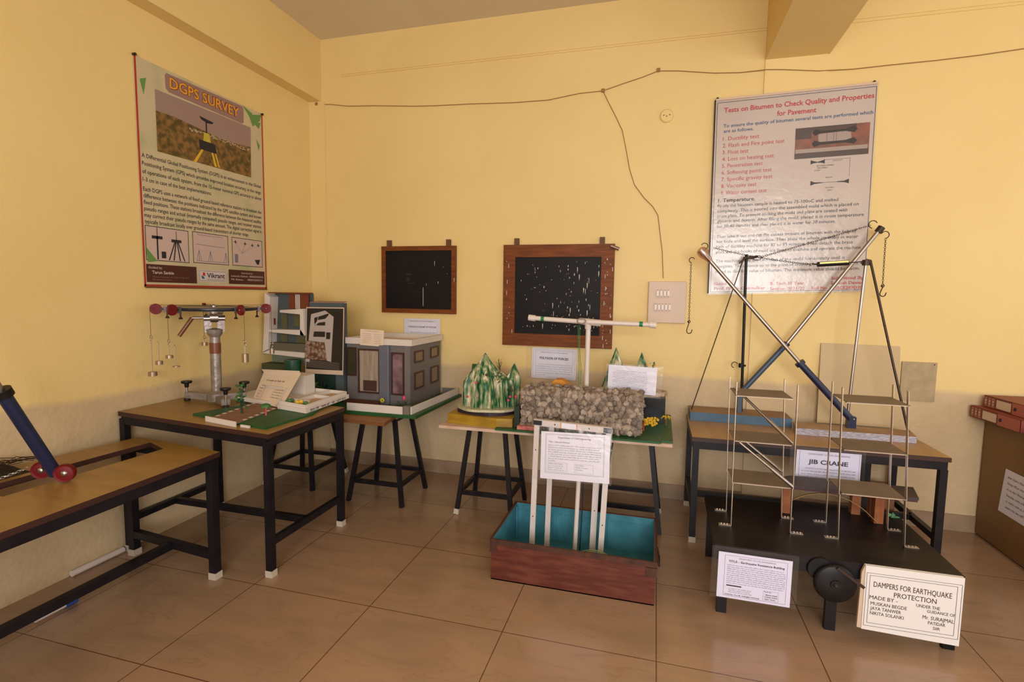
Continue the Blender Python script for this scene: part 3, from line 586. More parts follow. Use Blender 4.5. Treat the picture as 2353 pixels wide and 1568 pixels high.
# coil of hose inside the trunk
mb = MB(); cc = Vector((-.265, 2.70, .02))
for k, r_ in enumerate((.135, .128, .12)): mb.tube([cc+Vector((math.cos(a_)*r_, -.004*k, abs(math.sin(a_))*r_*.93+.0)) for a_ in [math.pi*i/20 for i in range(21)]], .0025, mat('green-white hose', (150, 168, 120), .35), 6)
tag(mb.build('thin_hose'), 'thin pale green hose looped inside the open trunk', 'hose')

# ================================================================== WHITE FRAME STANDING IN THE TRUNK
t = thing('white_frame_stand', 'white slotted upright frame standing in the open tin trunk', 'stand', (-.44, 2.85, .01))
PV2 = mat('white painted channel', (206, 194, 190), .45)
def post(p0, p1, w_=.028, name='upright', holes=(), M=PV2, label=None):
    mb = MB().bar(p0, p1, w_, .014, M, (0, 1, 0)); p0, p1 = Vector(p0), Vector(p1)
    for k in holes: c = p0+(p1-p0)*k; mb.ball(c+Vector((0, -.0085, 0)), .0035, INK, 6)
    return mb.build(name, t, label)
post((-.634, 2.80, .01), (-.634, 2.885, .765), .03, holes=(.30, .80))
post((-.246, 2.80, .01), (-.224, 2.885, .765), .03, holes=(.30, .62))
post((-.565, 2.90, .01), (-.560, 2.95, .745), .03); post((-.30, 2.90, .01), (-.285, 2.95, .745), .034, holes=(.36,))
MB().tube([(-.398, 2.88, .01), (-.385, 2.94, .745)], .013, PVC, 12).build('round_pipe', t)
MB().tube([(-.372, 2.90, .01), (-.365, 2.92, .3), (-.37, 2.955, .6)], .004, INK, 6).build('cable', t)
mb = MB().bar((-.652, 2.885, .772), (-.208, 2.885, .757), .03, .034, PV2)
for k in (.28, .40, .72): c = Vector((-.652, 2.868, .772)).lerp(Vector((-.208, 2.868, .757)), k); mb.ball(c, .004, INK, 6)
mb.build('cross_bar', t)
for k0, k1 in ((.0, .11), (.90, 1.0)):
    a = Vector((-.652, 2.867, .772)).lerp(Vector((-.208, 2.867, .757)), k0); b = Vector((-.652, 2.867, .772)).lerp(Vector((-.208, 2.867, .757)), k1); MB().bar(a, b, .006, .026, INK).build('dark_end_cap', t)
MB().bar((-.65, 2.95, .745), (-.21, 2.95, .735), .03, .02, PV2).build('cross_bar', t)
a = Vector((-.49, 2.8665, .766)); MB().bar(a, a+Vector((.085, 0, -.003)), .004, .03, PAPER).bar(a-Vector((.004, 0, 0)), a+Vector((0, 0, 0)), .005, .03, ORG).bar(a+Vector((.085, 0, -.003)), a+Vector((.09, 0, -.003)), .005, .03, ORG).build('taped_label', t)
def L3(mb, P):
    mb.frame(P, .026, .012, .358, .232, .0012, INKG); mb.frame(P, .030, .016, .354, .228, .0008, INKG)
    mb.text(P, 'Department Of Civil Engineering', .19, .034, .0085, INKG, .185, 'C', bold=.02); mb.text(P, 'Title :- Hydraulic Elevator', .045, .060, .0085, INKG, .12, bold=.01)
    for i in range(8): mb.scrawl(P, .042, .34 if i < 7 else .09, .078+i*.0125, .0065, INKG)
    mb.frame(P, .038, .172, .152, .222, .0008, INKG); mb.frame(P, .195, .172, .30, .222, .0008, INKG)
    for i in range(4): mb.scrawl(P, .044, .125+.01*(i % 2), .182+i*.011, .006, INKG)
    for i in range(3): mb.scrawl(P, .201, .25+.02*(i % 2), .182+i*.012, .006, INKG)
O = oy(1244, 991, 2.862); P = Plane(O, oy(1400, 1001, 2.862)-O, (0, -.13, -1))
notice(P, .388, .266, 'printed sheet in a clear sleeve hung on the white frame', L3, (-.045, -.035, .40, .275))

# ================================================================== STONE DAM BOARD
t = thing('dam_model', 'stone-covered dam model on a green and white baseboard', 'dam model', (-.55, 3.4, .6405))
MB().slab([(-1.315, 3.045, .6405), (.122, 3.06, .6405), (.13, 3.80, .6405), (-1.30, 3.80, .6405)], (0, 0, .018), mat('white foam base', (206, 180, 160), .7, c2=(190, 158, 136), scale=11)).build('foam_base', t)
mb = MB().slab([(-.935, 3.035, .6590), (.055, 3.045, .6590), (.06, 3.079, .6590), (.125, 3.08, .6590), (.13, 3.79, .6590), (-.80, 3.79, .6590), (-.80, 3.094, .6590), (-.935, 3.075, .6590)], (0, 0, .012), GREEN); mb.build('green_board', t)
GZ = .671
mb = MB().box((-.775, 3.13, GZ), (-.075, 3.40, .885), mat('dam core', (120, 102, 88), .8)); mb.build('core', t)
ST = [mat('grey-brown stone %d' % i, c, .75, bump=.3, bscale=60) for i, c in enumerate([(156, 138, 122), (140, 124, 110), (172, 154, 138), (124, 108, 96)])]
protos = []
for i in range(12):
    m_ = MB().ball((0, 0, 0), 1, ST[i % 4], 7, (1, .85, .8), .22, smooth=False); me = bpy.data.meshes.new('stone'); me.from_pydata(m_.v, [], m_.f); me.materials.append(ST[i % 4]); protos.append((me, m_))
cand = []
for i in range(20):
    for j in range(7):                      # front face
        cand.append((Vector((-.782+i*.0365+rnd.uniform(-.009, .009)+(j % 2)*.017, 3.114+rnd.uniform(-.01, .008)+j*.003, GZ+.023+j*.033+rnd.uniform(-.007, .007))), rnd.uniform(.020, .0275)))
front = list(cand); rnd.shuffle(front)
extra = []
for i in range(22):
    for j in range(7): extra.append((Vector((-.785+i*.0332+rnd.uniform(-.01, .01), 3.14+j*.040+rnd.uniform(-.012, .008), .890+rnd.uniform(-.01, .014))), rnd.uniform(.019, .026)))
for j in range(8):
    for k in range(8): extra.append((Vector((-.072+rnd.uniform(-.008, .008), 3.13+k*.036, GZ+.018+j*.029)), rnd.uniform(.016, .022)))
    for k in range(8): extra.append((Vector((-.778+rnd.uniform(-.008, .008), 3.13+k*.036, GZ+.018+j*.029)), rnd.uniform(.016, .022)))
front.sort(key=lambda c: -c[1])
for c, r_ in front[:100]:
    o = bpy.data.objects.new('stone', rnd.choice(protos)[0]); COL.objects.link(o); o.parent = t; o.location = c-t.location; o.scale = (r_*1.12, r_, r_*1.05); o.rotation_euler = (rnd.uniform(0, 6), rnd.uniform(0, 6), rnd.uniform(0, 6))
mb = MB()
for c, r_ in front[100:]+extra:
    me, m_ = rnd.choice(protos); R_ = Matrix.Rotation(rnd.uniform(0, 6), 3, Vector((rnd.random(), rnd.random(), 1)).normalized())
    mb.add([c+R_ @ (p*r_*1.1) for p in m_.v], m_.f, m_.mats[0])
o = mb.build('stone_cladding', t); o['kind'] = 'stuff'
# painted flowering tree, palm, yellow roof hut, red strip
c = oz(1478, 990, GZ); mb = MB().tube([c, c+Vector((0, 0, .03)), c+Vector((.006, 0, .07))], [.006, .005, .003], mat('red stem', (190, 60, 40), .5), 6); mb.build('tree_trunk', t)
mb = MB()
for _ in range(46): mb.ball(c+Vector((.035+rnd.uniform(-.035, .05), rnd.uniform(-.02, .02), .06+rnd.uniform(-.022, .022))), .0085, YEL, 5)
mb.build('yellow_blossom', t)
c = oz(1530, 976, GZ); c.y -= .03; mb = MB().cyl(c, c+Vector((0, 0, .05)), .004, mat('palm stem', (110, 80, 50), .6), 6)
for k in range(7): a_ = k*.9; mb.tube([c+Vector((0, 0, .05)), c+Vector((math.cos(a_)*.02, math.sin(a_)*.02, .062)), c+Vector((math.cos(a_)*.036, math.sin(a_)*.036, .046))], [.004, .004, .001], YEL, 5)
mb.build('small_palm', t)
c = oy(1287, 885, 3.52); mb = MB().box((c.x-.055, 3.49, GZ), (c.x+.055, 3.56, .885), PLATE).slab([(c.x-.07, 3.48, .885), (c.x+.07, 3.48, .885), (c.x+.02, 3.48, .925), (c.x-.03, 3.48, .925)], (0, .09, 0), ORG); mb.build('roofed_hut', t)
MB().box((-.80, 3.06, GZ), (-.665, 3.10, GZ+.022), mat('red and pink strip', (176, 70, 66), .6, c2=(206, 160, 150), scale=20)).build('red_strip', t)
MB().box((-.835, 3.12, .6592), (-.80, 3.40, .80), mat('dark green paint block', (22, 40, 26), .5)).build('dark_block', t)

# hill model left of the dam
t = thing('mountain_model', 'green and white pleated mountain model on a yellow block', 'mountain model', (-1.07, 3.3, .6595))
mb = MB().slab([(-1.285, 3.12, .6595), (-.94, 3.082, .6595), (-.843, 3.103, .6595), (-.85, 3.50, .6595), (-1.285, 3.50, .6595)], (0, 0, .062), mat('mustard paint', (170, 134, 28), .5, c2=(140, 104, 20), scale=7, stretch=(1, 1, 4)))
mb.build('yellow_block', t)
def wob(cx, cy, z, rx, ry, n=40, a=.06, seed=1):
    r = random.Random(seed); ph = [r.uniform(0, 6) for _ in range(4)]
    return [(cx+rx*math.cos(t_)*(1+a*math.sin(3*t_+ph[0])+a*.6*math.sin(7*t_+ph[1])), cy+ry*math.sin(t_)*(1+a*math.sin(2*t_+ph[2])+a*.5*math.sin(5*t_+ph[3])), z) for t_ in [2*math.pi*k/n for k in range(n)]]
MB().slab(wob(-1.065, 3.31, .7215, .212, .20, seed=4), (0, 0, .022), mat('dark purple rim paint', (40, 26, 38), .6)).build('dark_rim', t)
PLS = mat('painted plaster', (206, 194, 160), .55, c2=(170, 176, 140), scale=30, bump=.6, bscale=70)
MB().slab(wob(-1.06, 3.30, .7435, .20, .19, seed=9), (0, 0, .016), PLS).build('plaster_plate', t)
MNT = bpy.data.materials.new('green streaked plaster'); MNT.use_nodes = True; n_ = MNT.node_tree.nodes; L_ = MNT.node_tree.links
tc = n_.new('ShaderNodeTexCoord'); mp = n_.new('ShaderNodeMapping'); mp.inputs['Scale'].default_value = (1, 1, .28); L_.new(tc.outputs['Object'], mp.inputs[0])
nz = n_.new('ShaderNodeTexNoise'); nz.inputs['Scale'].default_value = 34; nz.inputs['Detail'].default_value = 8; L_.new(mp.outputs[0], nz.inputs[0])
rp = n_.new('ShaderNodeValToRGB'); e = rp.color_ramp.elements; e[0].position = .42; e[0].color = lin((24, 84, 52)); e[1].position = .63; e[1].color = lin((214, 204, 178)); k_ = e.new(.49); k_.color = lin((110, 140, 92)); k_ = e.new(.56); k_.color = lin((160, 152, 118))
L_.new(nz.outputs[0], rp.inputs[0]); L_.new(rp.outputs[0], n_['Principled BSDF'].inputs['Base Color']); n_['Principled BSDF'].inputs['Roughness'].default_value = .4
def hill(cx, cy, z0, z1, rx, ry, top=(0, 0), folds=11, power=1.0, seed=1, amp=.16, belly=.55, M=MNT, nr=18, n=88):
    r = random.Random(seed); ph = r.uniform(0, 6); ph2 = r.uniform(0, 6); vs = []; fs = []
    for i in range(nr+1):
        s_ = i/nr; rad = (1-s_**(1/power)) if s_ < 1 else 0
        rad = min(1, (1-s_)/(belly*(1+.04*math.sin(9*s_)))) ** .93; am = amp*min(1, 2.4*(1-s_))
        for k in range(n):
            a_ = 2*math.pi*k/n; f_ = 1+am*(abs(math.sin(folds/2*a_+ph+.5*math.sin(a_*2+ph2)))-.5)+am*.4*math.sin(folds*1.7*a_+ph2)
            vs.append((cx+top[0]*s_+rx*rad*f_*math.cos(a_), cy+top[1]*s_+ry*rad*f_*math.sin(a_), z0+(z1-z0)*s_))
    fs = [(i*n+k, i*n+(k+1) % n, (i+1)*n+(k+1) % n, (i+1)*n+k) for i in range(nr) for k in range(n)]
    return vs, fs, M
mb = MB(); mb.add(*hill(-1.085, 3.30, .757, 1.112, .132, .125, (-.006, 0), 13, seed=3, belly=.60, amp=.24), True); mb.build('tall_peak', t)
mb = MB(); mb.add(*hill(-.965, 3.33, .757, .985, .085, .10, (-.02, .0), 11, seed=8, belly=.22, amp=.2), True)
mb.add(*hill(-.915, 3.35, .757, 1.045, .045, .06, (.015, 0), 9, seed=12, belly=.34, amp=.25), True); mb.build('lower_peak', t)
MB().slab([(-1.225, 3.36, .757), (-1.10, 3.36, .757), (-1.10, 3.36, 1.02), (-1.205, 3.36, 1.02)], (0, .02, 0), GREEN).build('green_backboard', t)
def bush(mb, c, h, n=16, M=LEAF, r=.4, size=.14):
    c = Vector(c); mb.cyl(c, c+Vector((0, 0, h*.7)), h*.03, mat('twig', (84, 66, 40), .7), 5)
    for _ in range(n):
        p = c+Vector((rnd.uniform(-1, 1)*h*r, rnd.uniform(-1, 1)*h*r, h*rnd.uniform(.35, 1))); a_ = rnd.uniform(0, 6.3); d = Vector((math.cos(a_), math.sin(a_), rnd.uniform(-.4, .6)))*h*size; s_ = Vector((-d.y, d.x, 0)).normalized()*h*size*.4
        mb.add([p-d, p+s_, p+d, p-s_], [(0, 1, 2, 3)], M)
        mb.tube([c+Vector((0, 0, h*.3)), p], h*.012, LEAFD, 4)
    return mb
mb = MB()
for (px, py), h in (((1092, 925), .10), ((1175, 905), .10), ((1140, 885), .12), ((1148, 850), .07)):
    p = oy(px, py, 3.2 if py > 900 else 3.25); bush(mb, (p.x, p.y, max(.757, p.z-.02)), h, 14, LEAFD if px < 1150 else LEAF, .35)
mb.build('toy_shrub', t)
mb = MB()
for (px, py) in ((1094, 880), (1118, 862), (1172, 912), (1074, 912), (1168, 920), (1185, 912)): p = oy(px, py, 3.155); mb.ball(p, .009, PINK if px != 1118 else mat('maroon speck', (90, 30, 30), .5), 6)
mb.build('pink_flower', t)
p = oy(1146, 838, 3.30); bush(MB(), (p.x, p.y, p.z-.02), .06, 10, mat('dry twig', (70, 70, 30), .6), .4).build('dry_sprig', t)

# second hill model behind the dam, its paper in front
t = thing('mountain_model', 'twin-peaked mountain model on a black block behind the dam', 'mountain model', (-.1, 3.62, GZ))
MB().box((-.32, 3.52, GZ+.0006), (.085, 3.74, .835), mat('glossy black paint', (18, 20, 24), .25)).build('black_block', t)
MB().slab(wob(-.115, 3.63, .8355, .205, .105, seed=7, a=.03), (0, 0, .03), mat('plaster rocks', (190, 168, 140), .7, c2=(150, 120, 96), scale=40)).build('plaster_plate', t)
mb = MB(); mb.add(*hill(-.245, 3.62, .865, 1.155, .085, .08, (-.006, 0), 11, seed=5, belly=1.0, amp=.25), True); mb.build('left_peak', t)
mb = MB(); mb.add(*hill(-.075, 3.62, .865, 1.125, .085, .08, (-.004, 0), 11, seed=6, belly=1.0, amp=.25), True); mb.build('right_peak', t)
mb = MB()
for _ in range(10): mb.ball((-.03+rnd.uniform(-.02, .04), 3.6, 1.05+rnd.uniform(-.03, .03)), .007, rnd.choice([ORG, PLS, LEAF]), 6)
mb.build('glued_blossom', t)
def L4(mb, P):
    for i in range(15): mb.scrawl(P, .03+(.02 if i % 5 == 0 else 0), .255, .038+i*.0105, .0052, INKP)
O = oy(1399, 838, 3.46); P = Plane(O, oy(1506, 846, 3.46)-O, oy(1395, 890, 3.46)-O)
notice(P, .31, .18, 'white printed sheet in front of the twin-peaked mountain model', L4, (-.015, -.01, .345, .20))

# ================================================================== PVC T-STAND
t = thing('pipe_tee_stand', 'white plastic pipe T-stand rising behind the stone dam', 'pipe stand', (-.431, 3.47, GZ))
pz = [oy(1347, 890, 3.47), oy(1352, 745, 3.47)]
MB().cyl((pz[0].x, 3.47, GZ+.001), pz[1], .0165, PVC, 16).build('vertical_pipe', t)
a, b = oy(1222, 731, 3.44), oy(1503, 747, 3.44)
MB().cyl(a, oy(1342, 740, 3.44), .0155, PVC, 16).build('left_arm', t); MB().cyl(oy(1350, 740, 3.44), b, .0155, PVC, 16).build('right_arm', t)
c = oy(1351, 740, 3.455); mb = MB().cyl(c-Vector((.035, 0, -.002)), c+Vector((.085, 0, -.006)), .022, PVC, 16).cyl(c-Vector((0, -.01, .045)), c, .021, PVC, 16); mb.build('tee_joint', t)
for p, q in ((oy(1215, 730, 3.44), oy(1230, 732, 3.44)), (oy(1493, 746, 3.44), oy(1508, 748, 3.44))): MB().cyl(p, q, .021, PVC, 16).build('end_cap', t)
GT = mat('green tape', (20, 120, 70), .4)
for x_ in (1247, 1473): p = oy(x_, 733 if x_ < 1300 else 745, 3.44); MB().cyl(p-Vector((.011, 0, 0)), p+Vector((.011, 0, -.001)), .0168, GT, 16).build('green_band', t)
c = oy(1337, 738, 3.43); MB().tube([c+Vector((math.cos(a_)*.028+.0, -.018+math.sin(a_*2)*.006, math.sin(a_)*.018)) for a_ in [i*.6 for i in range(22)]], .004, mat('grey twine', (150, 130, 112), .8), 6).build('binding', t)
for dx in (0, .012): MB().tube([oy(1328, 747, 3.45)+Vector((dx, 0, 0)), oy(1330, 800, 3.45)+Vector((dx*.5, 0, 0)), oy(1331, 850, 3.45)+Vector((dx, 0, 0)), oy(1329, 884, 3.455)+Vector((dx, 0, 0))], .002, mat('green cord', (60, 130, 60), .6), 6).build('green_cord', t)

# ================================================================== BLACK SHAKE TABLE
DZ = .350
t = thing('shake_table', 'low black wheeled shake table in the right foreground', 'table', (.8, 2.84, 0))
MB().slab([(.304, 2.518, DZ-.03), (1.293, 2.518, DZ-.03), (1.293, 3.155, DZ-.03), (.318, 3.155, DZ-.03)], (0, 0, .03), DECK).build('deck', t, bevel=.003)
MB().box((.315, 2.522, DZ-.075), (1.285, 2.545, DZ-.031), BLACK).build('front_rail', t)
for x, y in ((.356, 2.565), (.817, 2.565), (1.274, 2.565), (.356, 3.12), (1.25, 3.12)): MB().bar((x, y, 0), (x, y, DZ-.031), .045, .024, BLACK, (0, 1, 0)).build('leg', t)
c = Vector((.807, 2.498, .252))
w_ = MB().lathe([(0, .018), (.02, .018), (.022, .013), (.074, .012), (.084, .006), (.086, 0), (.084, -.008), (.0, -.008)], c, BLACK, 40, (0, -1, 0)).build('drive_wheel', t)
MB().lathe([(0, .026), (.006, .026), (.010, .022), (.011, .018)], c, DARKST, 12, (0, -1, 0)).build('axle_bolt', w_)
mb = MB().lathe([(0, .01), (.052, .01), (.055, 0), (0, 0)], c+Vector((-.055, .02, .05)), BLACK, 24, (0, -1, 0)); mb.build('rear_wheel', t)
MB().bar(oy(1925, 1306, 2.474), oy(1986, 1352, 2.474), .012, .006, DARKST, (0, 1, 0)).build('lever', t)

# towers of bent aluminium strip with card floors
CARD = mat('brown-grey card floor', (112, 94, 76), .65, c2=(122, 104, 84), scale=9)
def tower(xs, tops, label, dampers, name='tower_model'):
    x0, x1 = xs; yb, yf = 2.945, 2.758
    t = thing(name, label, 'building model', ((x0+x1)/2, 2.85, DZ+.0005), 'strip towers on the shake table')
    for i, (x, y, sx) in enumerate(((x0, yb, -1), (x0, yf, -1), (x1, yb, 1), (x1, yf, 1))):
        a = Vector((x, y, DZ+.003)); b = Vector((tops[i], y, 1.087)); mb = MB().bar(a, a.lerp(b, .30), .0026, .020, ALU, (0, 1, 0)); k = Vector((.003*sx, 0, 0))
        mb.bar(a.lerp(b, .30)+k, b+k*.3, .0026, .020, ALU, (0, 1, 0))
        mb.box((min(x, x+sx*.058), y-.011, DZ+.0008), (max(x, x+sx*.058), y+.011, DZ+.003), ALU)
        o = mb.build('strip_post', t)
        mb = MB()
        for k in (.018, .032, .046): mb.ball((x+sx*k, y, DZ+.0055), .0042, STEEL, 6)
        mb.build('rivets', o)
    for z in (.582, .795, 1.023):
        k = (z-DZ)/(1.087-DZ); xa = x0+(tops[0]-x0)*k; xb = x1+(tops[2]-x1)*k
        f = MB().box((xa+.004, yf-.014, z-.004), (xb-.004, yb+.012, z), CARD).build('card_floor', t)
        mb = MB()
        for y in (yf, yb): mb.box((xa+.003, y-.010, z-.0075), (xa+.035, y+.010, z-.0045), ALU).box((xb-.035, y-.010, z-.0075), (xb-.003, y+.010, z-.0045), ALU)
        mb.build('bracket_clips', f); MB().box((xa+.02, yf-.016, z-.006), (xb-.02, yf-.0142, z-.003), PLATE).build('edge_strip', f)
    for p, q in dampers:
        p, q = Vector(p), Vector(q); mb = MB().cyl(p, p.lerp(q, .62), .0062, STEEL, 10).cyl(p.lerp(q, .60), q, .0085, CHROME, 12); mb.build('damper_rod', t)
    return t
tower((.409, .680), (.394, .402, .655, .673), 'left aluminium-strip tower with diagonal damper rods', [((.412, 2.90, 1.035), (.665, 2.735, .803)), ((.425, 2.738, .788), (.675, 2.738, .590)), ((.425, 2.965, .788), (.672, 2.965, .592))])
tower((.890, 1.165), (.878, .865, 1.141, 1.129), 'right aluminium-strip tower without diagonal rods', [])

# bridge model behind the towers
t = thing('bridge_model', 'dark-decked bridge model with thin arch and brown piers behind the towers', 'bridge model', (.95, 3.06, DZ+.0005))
MB().slab([(.565, 2.985, .502), (1.305, 2.978, .502), (1.35, 3.15, .502), (.76, 3.15, .502)], (0, 0, .014), mat('dark card deck', (62, 50, 50), .6)).build('deck', t)
MB().slab([(.57, 2.984, .494), (1.30, 2.977, .494), (1.30, 2.990, .494), (.585, 2.996, .494)], (0, 0, .008), mat('dark brown underside', (70, 30, 30), .6)).build('edge_beam', t)
PIER = mat('brown cardboard pier', (146, 84, 42), .6, c2=(126, 66, 30), scale=18)
for x, y in ((.695, 3.005), (1.128, 3.005), (1.135, 3.09), (1.055, 3.10)): MB().box((x, y, DZ+.001), (x+.042, y+.04, .493 if y < 3.03 else .501), PIER).build('pier', t)
pts = [oy(x, y, 2.996) for x, y in ((1822, 1149), (1836, 1142), (1856, 1137), (1880, 1134), (1905, 1135), (1930, 1141), (1952, 1150), (1972, 1162), (1990, 1176), (2004, 1190), (2017, 1203))]
pts = [Vector((p.x, 2.998, max(.353, min(p.z, .488)))) for p in pts]
mb = MB()
for a, b in zip(pts, pts[1:]): mb.bar(a, b, .012, .003, mat('bamboo strip', (150, 116, 66), .5), (0, 0, 1))
mb.build('arch', t)
c = oz(2052, 1190, DZ+.001); mb = MB()
for _ in range(16): a_ = rnd.uniform(0, 6.3); d = Vector((math.cos(a_), math.sin(a_), rnd.uniform(.3, 1.2))).normalized()*rnd.uniform(.02, .036); mb.tube([c, c+d*.6, c+d+Vector((0, 0, -.006))], [.003, .0045, .001], mat('mint leaf', (96, 150, 100), .5), 5)
tag(mb.build('small_plant'), 'small green toy plant at the back of the shake table', 'plant')
t = thing('carton', 'open brown cardboard carton on the floor beneath the crane table', 'box', (1.40, 3.75, 0))
KR = mat('kraft cardboard', (120, 78, 48), .7)
mb = MB().box((1.35, 3.67, .0), (1.48, 3.675, .33), KR).box((1.35, 3.80, 0), (1.48, 3.805, .33), KR).box((1.35, 3.675, 0), (1.355, 3.80, .33), KR).box((1.475, 3.675, 0), (1.48, 3.80, .33), KR).box((1.355, 3.675, 0), (1.475, 3.80, .005), KR); mb.build('body', t)
MB().slab([(1.35, 3.672, .331), (1.48, 3.672, .331), (1.48, 3.62, .352), (1.35, 3.62, .352)], (0, 0, .003), KR).build('flap', t)
MB().slab([(1.353, 3.68, .331), (1.353, 3.80, .331), (1.325, 3.80, .372), (1.325, 3.68, .372)], (.003, 0, 0), KR).build('flap', t)

# signs on its front edge
def L5(mb, P):
    mb.frame(P, .028, .012, .292, .208, .0012, INKG); mb.text(P, 'DEPARTMENT OF CIVIL ENGINEERING', .165, .026, .0065, INKG, .155, 'C')
    mb.text(P, 'TITLE: - Earthquake Resistance Building', .045, .044, .0095, INK, .235, bold=.02)
    for i in range(10): mb.scrawl(P, .04, .285, .060+i*.0096, .005, INKP)
    mb.quad(P, .04, .154, .105, .160, INK)
    for i in range(3): mb.scrawl(P, .05, .15, .173+i*.0085, .0045, INKG)
    mb.text(P, 'Guided By:- Prof. Mr. SURAJMAL PATIDAR', .034, .203, .0058, INK, .15, bold=.01)
    mb.frame(P, .198, .157, .262, .203, .0008, INKG); mb.text(P, 'Made By', .202, .164, .0055, INK, .03); mb.text(P, '1.Muskan Begde', .205, .178, .0058, INK, .053, bold=.01); mb.text(P, '2.Nikita Solanki', .205, .188, .0058, INK, .053, bold=.01); mb.text(P, '3.Jaya Tanwer', .205, .198, .0058, INK, .046, bold=.01)
O = oy(1652, 1267, 2.500); P = Plane(O, oy(1822, 1291, 2.500)-O, oy(1642, 1370, 2.500)-O)
LAV = mat('lavender-white paper', (224, 220, 244), .6)
notice(P, .311, .219, 'Earthquake Resistance Building sheet taped to the shake table front', L5, (-.03, -.028, .335, .222), M=LAV)
t = thing('title_board', 'white hand-lettered DAMPERS FOR EARTHQUAKE PROTECTION board', 'sign', (1.1, 2.49, .05))
O = oy(1990, 1300, 2.488); P = Plane(O, oy(2218, 1330, 2.488)-O, oy(1974, 1444, 2.488)-O)
WD = (oy(2218, 1330, 2.488)-O).length; HT = .298
mb = MB().slab([P(0, 0, -.018), P(WD, 0, -.018), P(WD, HT, -.018), P(0, HT-.01, -.018)], P.N*.018, mat('white card', (224, 218, 216), .5))
mb.frame(P, .006, .030, WD-.006, HT-.028, .0014, INK); mb.frame(P, .018, .040, WD-.022, HT-.042, .0014, INK)
BK = mat('brown marker ink', (60, 30, 16), .6)
for s_, u, v, h, w_ in (('DAMPERS FOR EARTHQUAKE', .034, .090, .024, .285), ('PROTECTION', .112, .125, .022, .155), ('MADE BY -', .022, .146, .017, .105), ('MUSKAN BEGDE', .028, .172, .015, .135), ('JAYA TANWER', .028, .194, .015, .115), ('NIKITA SOLANKI', .028, .216, .015, .126),
                        ('UNDER THE', .196, .152, .014, .085), ('GUIDANCE OF', .236, .171, .013, .10), ('Mr. SURAJMAL', .222, .200, .016, .112), ('PATIDAR', .243, .221, .014, .062), ('SIR', .262, .242, .013, .026)):
    mb.text(P, s_, u, v, h, BK, w_, slope=.018, bold=.0)
mb.build('lettered_card', t)
MB().slab([P(-.012, .035, -.019), P(.0, .0, -.019), P(.0, HT-.01, -.019), P(-.016, HT-.012, -.019)], P.N*.014, PLATE).build('side_flap', t)

# ================================================================== JIB CRANES
def chain(p0, p1, sag=0, r=.0048, M=DARKST, step=.0125):
    p0, p1 = Vector(p0), Vector(p1); L_ = (p1-p0).length; n = max(3, int(L_/step)); mb = MB()
    P_ = [p0.lerp(p1, i/n)+Vector((0, 0, -4*sag*(i/n)*(1-i/n))) for i in range(n+1)]
    for i in range(n):
        a, b = P_[i], P_[i+1]; d = (b-a).normalized(); s_ = d.cross(Vector((0, 1, 0))); s_.normalize(); u = d.cross(s_) if i % 2 else s_; c = (a+b)/2; h = (b-a).length*.68
        mb.tube([c+d*h*math.cos(q)+u*r*math.sin(q) for q in [math.pi*2*k/8 for k in range(8)]], .0013, M, 4, closed=True)
    return mb
def hook(c, s=1, r=.022, M=DARKST, flip=1, lw=.0028):
    c = Vector(c); pts = [c+Vector((flip*math.sin(q)*r, 0, math.cos(q)*r)) for q in [-1.2+i*.42 for i in range(11)]]
    return MB().tube(pts, lw, M, 6)
def s_hook(c, M=DARKST, r=.016, h=.07):
    c = Vector(c); pts = [c+Vector((math.sin(q)*.008, 0, .008+math.cos(q)*.008)) for q in [i*.7 for i in range(9)]]+[c+Vector((.0, 0, -.002))]+[c+Vector((-.012, 0, -h*.55))]+[c+Vector((.004-math.cos(q)*r, 0, -h*.62-math.sin(q)*r)) for q in [0, .5, 1, 1.5, 2.1, 2.6]]+[c+Vector((.022, 0, -h*.5))]
    return MB().tube(pts, .0032, M, 6)
BLUEG = mat('blue-grey tube paint', (58, 78, 100), .4)
Y1 = 3.85
t = thing('jib_crane', 'jib crane on a blue-edged board, boom rising to the right', 'jib crane', (.57, Y1, .6605))
MB().slab([(.256, 3.715, .6605), (.888, 3.715, .6605), (.888, 3.935, .6605), (.256, 3.935, .6605)], (0, 0, .058), BLUEP, mat('dusty board top', (150, 118, 84), .6, c2=(134, 102, 70), scale=6)).build('base_board', t)
a = oy(1703, 942, Y1); MB().cyl((a.x, Y1, .7185), oy(1715, 585, Y1), .0095, BLACK, 12).build('post', t)
a = oy(1700, 905, Y1-.025); b = oy(1803, 796, Y1-.025); c = oy(2020, 530, Y1-.025)
MB().cyl(a, b, .0175, BLUEG, 14).build('jib_sleeve', t); MB().cyl(b, c, .0125, STEEL, 14).build('jib_tube', t); MB().cyl(b-Vector((0, 0, 0)), b.lerp(c, .03), .021, NAVYT, 14).build('locking_collar', t)
MB().box((a.x-.014, Y1-.05, .7185), (a.x+.014, Y1-.012, a.z+.015), BLUEG).cyl(a-Vector((0, .03, 0)), a+Vector((0, .02, 0)), .018, NAVYT, 12).build('foot_bracket', t)
d = (c-b).normalized(); MB().cyl(c-d*.012, c+d*.025, .021, DARKST, 14).build('tip_collar', t)
h1 = oy(2006, 516, Y1-.025); h2 = oy(2034, 540, Y1-.025)
hook(h1, r=.024, flip=-1).build('tip_hook', t); hook(h2, r=.022, flip=1).build('tip_hook', t)
chain(oy(2000, 518, Y1-.025), oy(1745, 592, Y1-.01), .0).build('tie_chain', t)
top = oy(1714, 592, Y1)
MB().tube([oy(1742, 590, Y1-.012), oy(1728, 592, Y1-.012), oy(1714, 592, Y1-.012), oy(1698, 606, Y1-.012)], [.006, .011, .008, .004], DARKST, 10).tube([oy(x, y, Y1-.016) for x, y in ((1746, 588), (1752, 592), (1744, 598), (1732, 597), (1728, 592), (1736, 588))], .0025, DARKST, 6, closed=True).build('turnbuckle', t)
